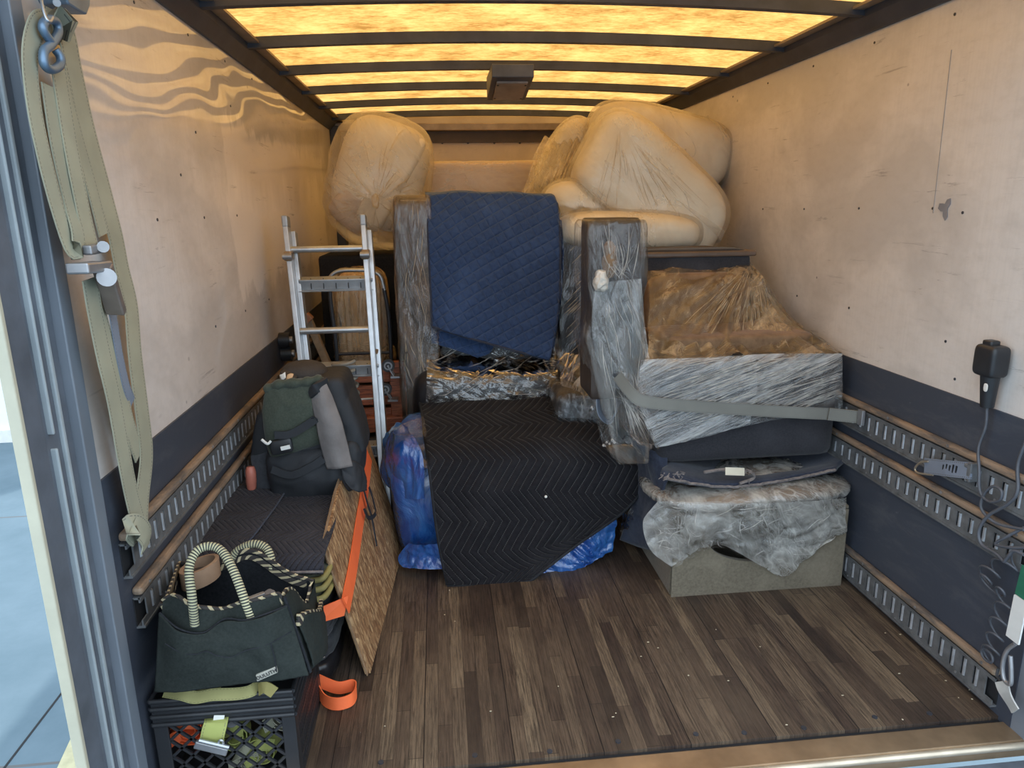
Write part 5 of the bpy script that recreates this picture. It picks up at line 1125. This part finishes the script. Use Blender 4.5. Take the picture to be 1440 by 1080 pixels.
# straps inside, seen through the lattice
specs = [('yellow_bright', (330, 1030), .05, 'yellow-green'), ('yellow_web', (352, 1060), .05, 'pale yellow'), ('yellow_bright', (372, 1050), .06, 'bright yellow'), ('yellow_web', (398, 1000), .05, 'faded yellow'), ('orange_web', (268, 1020), .05, 'orange')]
places = ['behind the ratchet', 'low in the middle', 'in the right half', 'in the upper right', 'at the left']
for i, (mm, (px, py), r, nm) in enumerate(specs):
    c = A(px, py, cy0 + .07); c.z = max(c.z, .052); t2 = thing('rolled_strap', '%s strap rolled up inside the black crate, %s' % (nm, places[i]), 'strap', c - V((0, 0, r)), 'rolled straps in the crate')
    g = G(); pts = [c + V((.004 * math.sin(a), 0, 0)) + V((math.cos(a + i), 0.0, math.sin(a + i))) * (.012 + .0016 * a) for a in [k * .3 for k in range(70)]]
    ribbon(g, pts, .045, (0.25 * (i % 3 - 1), 1, 0), .0022); obj('roll', g, MAT[mm], t2)
    g = G(); ribbon(g, spline([c + V((.03, -.02, .02)), c + V((.0, -.035, .035)), c + V((-.035, -.03, .01)), c + V((-.03, -.03, -.03))], 16), .03, (.5, .6, .6), .003); obj('loose_tail', g, MAT[mm], t2)
t2 = thing('work_glove', 'red and grey work glove poking through the crate front, left of the yellow ratchet', 'glove', A(285, 1004, cy0 + .03))
g = G(); soft(g, A(285, 1006, cy0 + .022), (.022, .012, .016), 16, 2.4, (0, .5, 0)); obj('palm', g, pm('dull red rubber', (.24, .05, .045), .6), t2)
for k in range(4): g = G(); a = A(278 + k * 8, 1008, cy0 + .03); tube(g, spline([a, a + V((.004, .004, .014)), a + V((.010, .01, .022))], 8), .006, 8); obj('finger', g, MAT['grey_fabric'], t2)
t2 = thing('ratchet_strap', 'yellow-green ratchet strap hooked over the front of the black crate', 'ratchet strap', A(315, 1055, cy0 - .02))
g = G(); ribbon(g, spline([A(305, 1006, cy0 + .02), A(304, 1015, cy0 - .012), A(300, 1030, cy0 - .022), A(297, 1045, cy0 - .020)], 16), .058, (1, 0, .0), .004); obj('webbing', g, MAT['yellow_bright'], t2)
g = G(); beam(g, A(274, 1046, cy0 - .026), A(320, 1057, cy0 - .026), .022, .012, (0, 1, 0)); obj('ratchet_body', g, MAT['steel'], t2, smooth=False, bev=.003)
g = G(); tube(g, [A(280, 1041, cy0 - .035), A(322, 1051, cy0 - .035)], .005, 8); tube(g, spline([A(308, 1050, cy0 - .03), A(308, 1042, cy0 - .035), A(313, 1042, cy0 - .035), A(315, 1050, cy0 - .03)], 14), .003, 6); obj('spindle', g, MAT['alu'], t2)
g = G(); q = [A(301, 1006, cy0 - .006), A(316, 1006, cy0 - .006), A(314, 1016, cy0 - .009), A(299, 1016, cy0 - .009)]; g.add(q + [p + V((0, .001, 0)) for p in q], [(0, 1, 2, 3), (4, 5, 6, 7)] + [(k, (k + 1) % 4, 4 + (k + 1) % 4, 4 + k) for k in range(4)]); obj('white_tag', g, MAT['white_label'], t2, smooth=False)
t2 = thing('black_roll', 'round black roll end behind the crate front, right of the yellow ratchet', 'roll', A(326, 1010, cy0 + .03))
g = G(); tube(g, [A(326, 1012, cy0 + .012), A(326, 1012, cy0 + .06)], .019, 20); obj('roll', g, MAT['rubber'], t2)
g = G(); tube(g, [A(326, 1012, cy0 + .009), A(326, 1012, cy0 + .02)], .008, 12); obj('core', g, MAT['black_plastic'], t2)
t2 = thing('crumpled_strap', 'faded yellow strap lying flat along the crate rim, squeezed under the tote', 'strap', (-1.0, 1.66, .29))
g = G(); ribbon(g, spline([A(232, 972, cy0 + .01), A(255, 976, cy0 - .01), A(275, 981, cy0 - .016), A(300, 977, cy0 - .016), A(330, 976, cy0 - .014), A(352, 972, cy0 - .01), A(365, 962, cy0 + .02)], 50), .030, (0, .75, .6), .003)
ribbon(g, spline([A(270, 980, cy0 - .014), A(258, 975, cy0 + .0), A(275, 970, cy0 + .01), A(310, 970, cy0 + .01)], 24), .022, (0, .8, .5), .003); obj('webbing', g, MAT['yellow_old'], t2)
g = G(); ribbon(g, spline([A(364, 970, cy0 - .0), A(372, 966, cy0 - .01), A(386, 974, cy0 - .01)], 12), .030, (.4, .2, 1), .003); obj('folded_end', g, MAT['olive'], t2)

# ================================================================== TOTE on the crate
t = thing('tool_tote', 'dark green canvas tool tote with striped rope handles, sitting on the black crate', 'tote bag', (-.98, 1.78, .30))
FL, FR, BR, BL = A(222, 968, 1.605), A(434, 944, 1.60), A(454, 912, 1.88), V((-1.172, 1.90, .31))
TL, TR, UR, UL = A(228, 852, 1.61), A(398, 838, 1.60), A(440, 815, 1.86), V((-1.170, 1.90, .53))
def ringpt(a, h, inset=0.0):
    """a 0..4 round the four corners, h 0..1 height"""
    lo = [FL, FR, BR, BL]; hi = [TL, TR, UR, UL]; k = int(a) % 4; f = a - int(a)
    p = lambda L_: L_[k].lerp(L_[(k + 1) % 4], f)
    a_, b_ = p(lo), p(hi); x = a_.lerp(b_, h)
    c = sum(lo, V((0, 0, 0))) / 8 + sum(hi, V((0, 0, 0))) / 8; c.z = x.z
    m_ = math.sin(PI * f)
    out = (x - c); out.z = 0; out.normalize()
    x = x + out * (.022 * m_ * math.sin(PI * min(1, h * .9 + .1)) - inset)
    if k == 0: x.z += h ** 3 * (-.030 * math.exp(-((f - .48) / .16) ** 2) + .022 * math.exp(-((f - .1) / .1) ** 2))
    if k == 2: x.z += h ** 3 * .07 * math.exp(-((f - .45) / .22) ** 2)
    if k == 1: x.z += h ** 3 * (.03 * math.sin(f * 6.3) - .035 * m_)
    if k == 0: x = x + V((0, 1, 0)) * .012 * h * math.cos(f * 4 * PI)
    return x
def ring_surf(inset, h0=0.0, h1=1.0, nr=96, nh=26, wr=.005):
    g = G(); vs = []; fs = []
    for j in range(nh + 1):
        for i in range(nr):
            a = 4 * i / nr; h = h0 + (h1 - h0) * j / nh; p = ringpt(a, h, inset); d = crump(p, 9, 3) * wr * 1.5; vs.append(p + V((0, -1, 0)) * d if a < 1 else p + V((d, 0, 0)))
    for j in range(nh):
        for i in range(nr): i2 = (i + 1) % nr; fs.append((j * nr + i, j * nr + i2, (j + 1) * nr + i2, (j + 1) * nr + i))
    g.add(vs, fs); return g
g = ring_surf(0); nr = 96; g.f.append(tuple(range(nr))); obj('body', g, MAT['canvas'], t)
g = ring_surf(.010, .12, .985); g.f.append(tuple(range(96))); obj('lining', g, MAT['canvas_in'], t)
rim = [ringpt(4 * i / 96, 1.0, .004) for i in range(97)]
g = G(); ribbon(g, [p + V((0, 0, -.012)) for p in rim], .032, (0, 0, 1), .006); obj('striped_binding', g, MAT['piping'], t)
# outer pockets on the front and right side
g = G(); rows = [[ringpt(f, h, -.012) + V((0, -.006 - .006 * math.sin(f * 9), 0)) for f in (.03, .2, .36, .5, .66, .82, .99)] for h in (.90, .6, .3, .03)]
rows[0] = [p + V((0, 0, dz)) for p, dz in zip(rows[0], (.0, -.026, -.03, .0, -.012, -.004, .0))]
patch(g, rows, 80, 40, lambda u, v, p, n: V((0, -1, 0)) * (.009 * crump(p, 7, 5) + .007 * math.sin(u * 3 * PI) ** 2 * (1 - v))); obj('front_pocket', g, MAT['canvas'], t, solid=.004)
fr = rows
g = G(); tube(g, [p + V((0, -.003, 0)) for p in spline(rows[0], 60)], .0026, 6)
seam = [A(x, y, 1.556) for x, y in ((232, 905), (255, 918), (275, 920), (290, 916), (305, 922), (325, 924), (345, 915), (365, 910), (385, 902), (410, 888))]
tube(g, spline(seam, 80), .0014, 5); tube(g, spline([A(381, 905, 1.556), A(386, 925, 1.555), A(389, 945, 1.556)], 10), .0014, 5); obj('stitching', g, MAT['canvas_in'], t)
g = G(); rows = [[ringpt(1 + f, h, -.010) for f in (.05, .3, .6, .92)] for h in (.72, .4, .06)]
patch(g, rows, 40, 24, lambda u, v, p, n: V((1, 0, 0)) * (.008 * crump(p, 9, 2) + .014 * math.sin(u * PI) * (1 - v))); obj('side_pocket', g, MAT['canvas'], t, solid=.004)
g = G(); ribbon(g, [p + V((.006, 0, -.008)) for p in spline(rows[0], 30)], .028, (0, 0, 1), .010); obj('striped_binding', g, MAT['piping'], t)
g = G(); tube(g, [ringpt(1.0, h, -.006) for h in [k / 12 for k in range(13)]], .0045, 8); obj('corner_piping', g, MAT['canvas_in'], t)
# handles
g = G(); tube(g, spline([A(274, 880, 1.585), A(270, 840, 1.59), A(266, 800, 1.62), A(276, 776, 1.65), A(294, 768, 1.665), A(312, 775, 1.66), A(328, 802, 1.63), A(342, 838, 1.60), A(355, 872, 1.585)], 90), .0105, 12); obj('rope_handle', g, MAT['rope'], t)
g = G(); tube(g, spline([A(322, 790, 1.875), A(335, 774, 1.885), A(355, 765, 1.89), A(372, 769, 1.89), A(380, 782, 1.88), A(382, 800, 1.875)], 60), .0115, 12); obj('rope_handle', g, MAT['rope'], t)
# badge
bc = [A(357, 960, 1.572), A(391, 940, 1.568), A(393, 948, 1.568), A(362, 962, 1.572)]
ca, cb2 = A(359, 955, 1.560), A(391, 941, 1.556)
g = G(); beam(g, ca, cb2, .0035, .022, (0, 0, 1)); 
g = G(); d_ = (cb2 - ca); s_ = d_.normalized(); u_ = s_.cross(V((0, -1, 0))).normalized() * -1
u_ = u_ if u_.z > 0 else -u_
nn_ = s_.cross(u_); q = [ca + u_ * .0085 + s_ * .006, ca - u_ * .0085, cb2 - u_ * .0085 - s_ * .006, cb2 + u_ * .0085]
g.add(q + [p + V((0, .006, 0)) for p in q], [(0, 1, 2, 3), (4, 5, 6, 7)] + [(k, (k + 1) % 4, 4 + (k + 1) % 4, 4 + k) for k in range(4)]); bd = obj('badge', g, pm('silvery badge', (.36, .34, .29), .5), t, smooth=False, bev=.001)
tc = bpy.data.curves.new('badge_text', 'FONT'); tc.body = 'DULUTH'; tc.size = .0135; tc.extrude = .0004; tc.align_x = 'CENTER'; tc.align_y = 'CENTER'; tc.space_character = 1.05
tf_ = bpy.data.objects.new('badge_text_source', tc); COL.objects.link(tf_); bpy.context.view_layer.update()
tme = bpy.data.meshes.new_from_object(tf_.evaluated_get(bpy.context.evaluated_depsgraph_get())); bpy.data.objects.remove(tf_)
to = bpy.data.objects.new('badge_text', tme); COL.objects.link(to); tme.materials.clear(); tme.materials.append(MAT['canvas_in']); to.parent = bd
zz = s_.cross(u_); zz = zz if zz.y < 0 else -zz
mid = (ca + cb2) / 2 + V((0, -.002, 0)) - wloc(bd)
to.matrix_local = Matrix(((s_.x, u_.x, zz.x, mid.x), (s_.y, u_.y, zz.y, mid.y), (s_.z, u_.z, zz.z, mid.z), (0, 0, 0, 1)))
# things in the tote
t3 = thing('tape_roll', 'brown cardboard-cored roll standing in the back left of the tote', 'roll', A(278, 800, 1.86))
c = A(280, 793, 1.84); g = G()
vs = []; fs = []; ns = 32
for z, r in ((-.05, .052), (.0, .052), (.0, .042), (-.05, .042)):
    for k in range(ns): a = 2 * PI * k / ns; vs.append(c + V((math.cos(a) * r, math.sin(a) * r, z + .012 * math.cos(a))))
for j in range(4):
    for k in range(ns): k2 = (k + 1) % ns; j2 = (j + 1) % 4; fs.append((j * ns + k, j * ns + k2, j2 * ns + k2, j2 * ns + k))
g.add(vs, fs); obj('roll', g, pm('brown tape roll', (.30, .19, .12), .6), t3)
g = G(); tube(g, [c + V((0, 0, -.035)), c + V((0, 0, -.030))], .043, 28); obj('core', g, MAT['dark_box'], t3)
t3 = thing('hand_tool', 'steel hand tool with a grey handle lying inside the tote', 'tool', A(365, 835, 1.75))
g = G(); beam(g, A(340, 846, 1.72), A(372, 834, 1.76), .014, .008); obj('blade', g, MAT['steel'], t3, smooth=False, bev=.002)
g = G(); beam(g, A(368, 842, 1.75), A(384, 832, 1.78), .026, .018); obj('handle', g, MAT['grey_fabric'], t3, smooth=False, bev=.005)
t3 = thing('paper_label', 'white printed paper label showing in the tote opening, between the handles', 'label', A(312, 868, 1.66))
g = G(); beam(g, A(303, 868, 1.655), A(325, 866, 1.655), .016, .002, (0, .5, 1)); obj('sheet', g, MAT['white_label'], t3, smooth=False)
g = G(); 
for k in range(6): beam(g, A(305 + k * 3.2, 867, 1.652), A(306.6 + k * 3.2, 867, 1.652), .008, .002, (0, .5, 1))
obj('print', g, MAT['black_plastic'], t3, smooth=False)

# ================================================================== YELLOW RATCHET STRAP hanging on the left wall
XW = -1.172
L_ = lambda x, y, d=0: AX(x, y, XW + d)
t = thing('hanging_strap', 'long faded yellow ratchet strap hanging in loops on the left wall by the door jamb', 'strap', L_(200, 765))
def web(pts, side, wd=.052, d=0, mm='yellow_web', name='webbing', n=60, th=.0025):
    g = G(); wd = wd * 1.25; P_ = spline([L_(*p) for p in pts], n); 
    S_ = side if not isinstance(side, list) else [V(side[0]).lerp(V(side[1]), k / n) for k in range(n + 1)]
    ribbon(g, P_, wd, S_, th); return obj(name, g, MAT[mm], t)
web([(70, 32, .02), (52, 38, .02), (42, 80, .02), (48, 150, .02), (62, 220, .02), (80, 290, .02), (98, 345, .025), (108, 352, .03), (110, 330, .03), (100, 290, .022), (88, 240, .02), (78, 190, .02), (68, 120, .018)], (0, 1, 0), .040)
web([(72, 30, .012), (92, 45, .01), (104, 100, .006), (122, 180, .004), (145, 265, .004), (162, 330, .006), (172, 380, .006), (184, 430, .008), (190, 500, .010), (200, 580, .012), (206, 640, .012), (200, 700, .010), (197, 748, .012)], (0, 1, 0), .060, n=90)
web([(82, 95, .02), (92, 160, .022), (104, 230, .024), (118, 300, .026), (128, 345, .03)], (0, 1, 0), .046, name='webbing')
web([(88, 110, .012), (108, 190, .012), (128, 260, .012), (146, 330, .014)], (0, 1, .0), .040)
web([(126, 392, .03), (134, 440, .028), (146, 500, .026), (160, 560, .024), (174, 640, .02), (186, 700, .016), (197, 740, .014)], (0, 1, 0), .052, n=60)
web([(130, 400, .018), (148, 470, .016), (168, 540, .014), (182, 600, .012), (196, 640, .010)], (0, 1, 0), .045)
web([(196, 745, .014), (190, 750, .02), (184, 742, .026), (196, 742, .032), (206, 755, .03), (204, 772, .022)], (0, 1, .3), .050, n=40)
web([(158, 440, .022), (168, 500, .018), (178, 545, .016), (186, 566, .012)], (0, 1, 0), .026, mm='blue_web', name='release_strap')
# hooks
g = G(); tube(g, spline([L_(71, 58, .035), L_(60, 40, .035), L_(66, 28, .035), L_(78, 30, .035), L_(82, 45, .035), L_(72, 62, .035), L_(62, 72, .035), L_(62, 90, .035), L_(72, 98, .035), L_(84, 92, .035), L_(85, 80, .035), L_(78, 70, .03)], 60), .0085, 10); obj('double_hook', g, pm('blue-grey steel hook', (.16, .24, .34), .4, .5), t)
g = G(); beam(g, L_(122, 352, .05), L_(146, 348, .05), .02, .02); beam(g, L_(108, 378, .05), L_(144, 374, .05), .045, .022); obj('ratchet_body', g, MAT['steel'], t, smooth=False, bev=.004)
g = G(); beam(g, L_(143, 372, .055), L_(164, 440, .04), .020, .04, (1, 0, 0)); obj('ratchet_handle', g, pm('worn ratchet handle', (.26, .21, .18), .45, .5), t, smooth=False, bev=.004)
g = G(); tube(g, [L_(150, 390, .03), L_(150, 390, .075)], .019, 18); tube(g, [L_(145, 347, .03), L_(145, 347, .07)], .012, 12); obj('spindle', g, MAT['steel'], t)
t = thing('wire_hook', 'thin pale wire that hangs the yellow strap, at the top left', 'hook', L_(66, 30, .03))
g = G(); tube(g, spline([L_(54, -40, .01), L_(58, 0, .03), L_(64, 24, .04), L_(70, 30, .044), L_(74, 24, .04)], 24), .003, 8); obj('wire', g, MAT['alu'], t)
g = G(); disc(g, L_(54, -40, -.02), (1, 0, 0), .012, .02); obj('wall_plate', g, MAT['steel'], t)
t = thing('wall_bracket', 'blue-grey metal bracket fixed to the left wall above the hanging strap', 'bracket', L_(90, 10))
MB_ = pm('blue-grey bracket', (.17, .24, .33), .4, .4)
g = G(); P_ = [L_(68, -12, 0), L_(108, -12, 0), L_(107, 8, 0), L_(102, 21, 0), L_(92, 16, 0), L_(76, 6, 0)]; n = len(P_)
g.add([p + V((.03, 0, 0)) for p in P_] + [p - V((.03, 0, 0)) for p in P_], [tuple(range(n)), tuple(range(n, 2 * n))] + [(k, (k + 1) % n, n + (k + 1) % n, n + k) for k in range(n)]); obj('plate', g, MB_, t, smooth=False, bev=.004)
g = G(); tube(g, [L_(80, 4, .03), L_(80, 4, .045)], .007, 12); obj('bolt', g, MAT['steel'], t)

# ================================================================== RIGHT WALL THINGS
RW = lambda x, y, d=0: AX(x, y, W - .006 - d)
t = thing('connector', 'black handset-like plug holder mounted on the right wall, with its cable running down', 'connector', RW(1390, 588, .03))
c0 = RW(1394, 507, .035)
g = G(); soft(g, c0, (.030, .040, .046), 14, 6); obj('body', g, MAT['black_plastic'], t)
g = G(); soft(g, RW(1394, 484, .035), (.016, .018, .012), 10, 6); obj('top_button', g, MAT['black_plastic'], t)
g = G(); a, b = RW(1393, 525, .035), RW(1388, 572, .03); tube(g, [a, a.lerp(b, .5), b], [.026, .022, .018], 14); obj('grip', g, MAT['black_plastic'], t)
g = G(); soft(g, RW(1386, 545, .058), (.001, .008, .012), 6, 3); obj('paint_smear', g, MAT['white_label'], t)
t = thing('cable', 'dark cable wandering down the right wall from the connector to the coiled cord', 'cable', RW(1400, 720, .04))
g = G(); tube(g, spline([RW(1388, 572, .03), RW(1386, 600, .03), RW(1376, 630, .035), RW(1377, 660, .045), RW(1378, 690, .05), RW(1390, 705, .05), RW(1406, 703, .05), RW(1408, 690, .05), RW(1396, 684, .05), RW(1384, 695, .05), RW(1380, 715, .05), RW(1400, 735, .045), RW(1440, 745, .04)], 90), .0045, 8); obj('cable', g, MAT['cable'], t)
g = G(); tube(g, spline([RW(1452, 600, .02), RW(1432, 650, .03), RW(1431, 690, .04), RW(1418, 708, .045), RW(1390, 725, .05), RW(1377, 745, .05), RW(1380, 765, .05), RW(1400, 778, .05), RW(1412, 790, .05)], 60), .0050, 8); obj('cable', g, MAT['cable'], t)
g = G(); tube(g, spline([RW(1440, 742, .03), RW(1415, 755, .045), RW(1400, 765, .05), RW(1420, 770, .05), RW(1445, 770, .04)], 40), .0045, 8); obj('cable', g, MAT['cable'], t)
t = thing('coiled_cord', 'dark spiral cord hanging loosely in front of the lower right wall', 'cord', RW(1400, 930, .04))
cl = spline([RW(1440, 785, .035), RW(1400, 800, .04), RW(1385, 815, .045), RW(1412, 840, .045), RW(1405, 870, .045), RW(1398, 900, .045), RW(1390, 925, .045)], 220)
g = G(); pts = []
for k, p in enumerate(cl):
    a = k / 220 * 2 * PI * 8.5; r = .026; pts.append(p + V((math.cos(a) * .012 * -1, math.sin(a) * r, math.cos(a) * r * .8)))
tube(g, pts, .0034, 7); obj('coil', g, MAT['cable'], t)
g = G(); tube(g, spline([RW(1412, 790, .05), RW(1425, 775, .05), RW(1440, 780, .045)], 12), .005, 8); obj('lead', g, MAT['cable'], t); g = G(); tube(g, [RW(1388, 922, .045) + V((0, .022 * math.cos(a), .016 * math.sin(a))) for a in [k * PI / 12 for k in range(25)]], .0038, 7); obj('end_loop', g, MAT['cable'], t)
t = thing('short_strap', 'short blue-grey strap with a wire ring, clipped into the upper right rail', 'strap', RW(1335, 675, .04))
a, b = RW(1301, 655, .045), RW(1366, 662, .045)
g = G(); ribbon(g, [a, a.lerp(b, .5) + V((-.004, 0, 0)), b], .050, (.1, 0, 1), .006); obj('webbing', g, MAT['blue_web'], t, smooth=False)
g = G()
for k in range(5): p = a.lerp(b, .45 + .07 * k) + V((-.006, 0, 0)); box(g, p, (.002, .005, .022 + .006 * (k % 2)))
obj('printed_marks', g, MAT['black_plastic'], t, smooth=False)
g = G(); tube(g, spline([RW(1305, 649, .05), RW(1295, 650, .05), RW(1287, 658, .05), RW(1291, 665, .05), RW(1312, 668, .05)], 24), .0035, 8); obj('wire_ring', g, pm('brassy wire', (.50, .42, .32), .35, .7), t)
g = G(); box(g, RW(1368, 664, .035), (.03, .016, .060)); box(g, RW(1363, 655, .04), (.02, .02, .012)); obj('rail_clip', g, MAT['rail_steel'], t, smooth=False, bev=.003)
t = thing('tagged_strap', 'green strap end with a pale tag and steel hook at the right edge', 'strap', RW(1428, 908, .06))
g = G(); ribbon(g, [RW(1446, 800, .06), RW(1436, 840, .06)], .040, (0, 1, 0), .004); obj('green_webbing', g, pm('green webbing', (.02, .16, .09), .7), t, smooth=False)
g = G(); ribbon(g, [RW(1436, 842, .062), RW(1424, 900, .062)], .044, (0, 1, 0), .005); obj('pale_tag', g, MAT['white_label'], t, smooth=False)
g = G(); tube(g, spline([RW(1428, 905, .06), RW(1416, 915, .06), RW(1410, 935, .06), RW(1412, 955, .06), RW(1421, 962, .06), RW(1422, 945, .06), RW(1421, 922, .06)], 30), .006, 8); obj('hook', g, MAT['steel'], t)
t = thing('loose_tag', 'pale cloth tag hanging over the end of the lowest right rail', 'tag', RW(1420, 1000, .05))
g = G(); ribbon(g, spline([RW(1408, 958, .05), RW(1414, 975, .052), RW(1428, 1000, .05)], 10), .042, (0, 1, .35), .004); obj('cloth', g, MAT['grey_web'] if False else pm('grey white tag cloth', (.48, .47, .44), .8), t)
g = G(); tube(g, spline([RW(1407, 958, .05), RW(1402, 950, .045), RW(1404, 940, .04)], 8), .004, 6); obj('cord', g, MAT['rubber'], t)

# ================================================================== DOME LAMP on the roof bows
t = thing('dome_light', 'grey box dome light hanging under the roof bows, near the back', 'lamp', (.01, 3.95, 2.09))
LM = pm('grey lamp housing', (.085, .09, .11), .5, .2)
g = G(); pts = []
for (px0, px1, py, z) in ((684, 741, 138.5, 2.085), (691, 746, 108, 2.115)):
    a = AZ(px0, py, z); b = AZ(px1, py, z); pts += [a, b]
y_f = 3.62; y_b = 4.02; xm0, xm1 = -.115, .09
g.add([V((x, y, z)) for x in (xm0, xm1) for y, zz_ in ((3.66, 0), (4.02, 1)) for z in ((2.100 if zz_ == 0 else 2.045), 2.16)], BF); obj('housing', g, LM, t, smooth=False, bev=.004)
g = G(); g.add([V((x, y, z)) for x in (xm0 + .028, xm1 - .022) for y, za_ in ((3.72, 2.0895), (3.99, 2.048)) for z in (za_ - .008, za_ + .004)], BF); ln = obj('lens_plate', g, pm('lamp cover plate', (.30, .24, .20), .5), t, smooth=False, bev=.003)
for (x, y) in ((xm0 + .036, 3.75), (xm1 - .03, 3.75), (xm0 + .036, 3.96), (xm1 - .03, 3.96)):
    z = 2.0895 + (y - 3.72) / .27 * (-.0415); g = G(); tube(g, [V((x, y, z - .011)), V((x, y, z - .004))], .006, 8); obj('screw', g, MAT['black_plastic'], ln)

g = G(); rnd = random.Random(2)
for (px, py) in [(1348, 981), (1363, 970), (1367, 983), (1245, 890), (1266, 892), (1330, 957), (700, 818), (785, 965), (862, 1008), (690, 1000), (541, 1021), (632, 830)] + [(rnd.uniform(600, 1300), rnd.uniform(860, 1020)) for _ in range(14)]:
    p = AZ(px, py, .003); soft(g, p, (rnd.uniform(.0015, .0045), rnd.uniform(.0015, .003), .0015), 3, 2)
o = obj('debris', g, pm('pale crumbs', (.48, .42, .30), .8), None); settag(o, 'pale crumbs and wood chips scattered over the wooden floor', 'debris', kind='stuff')
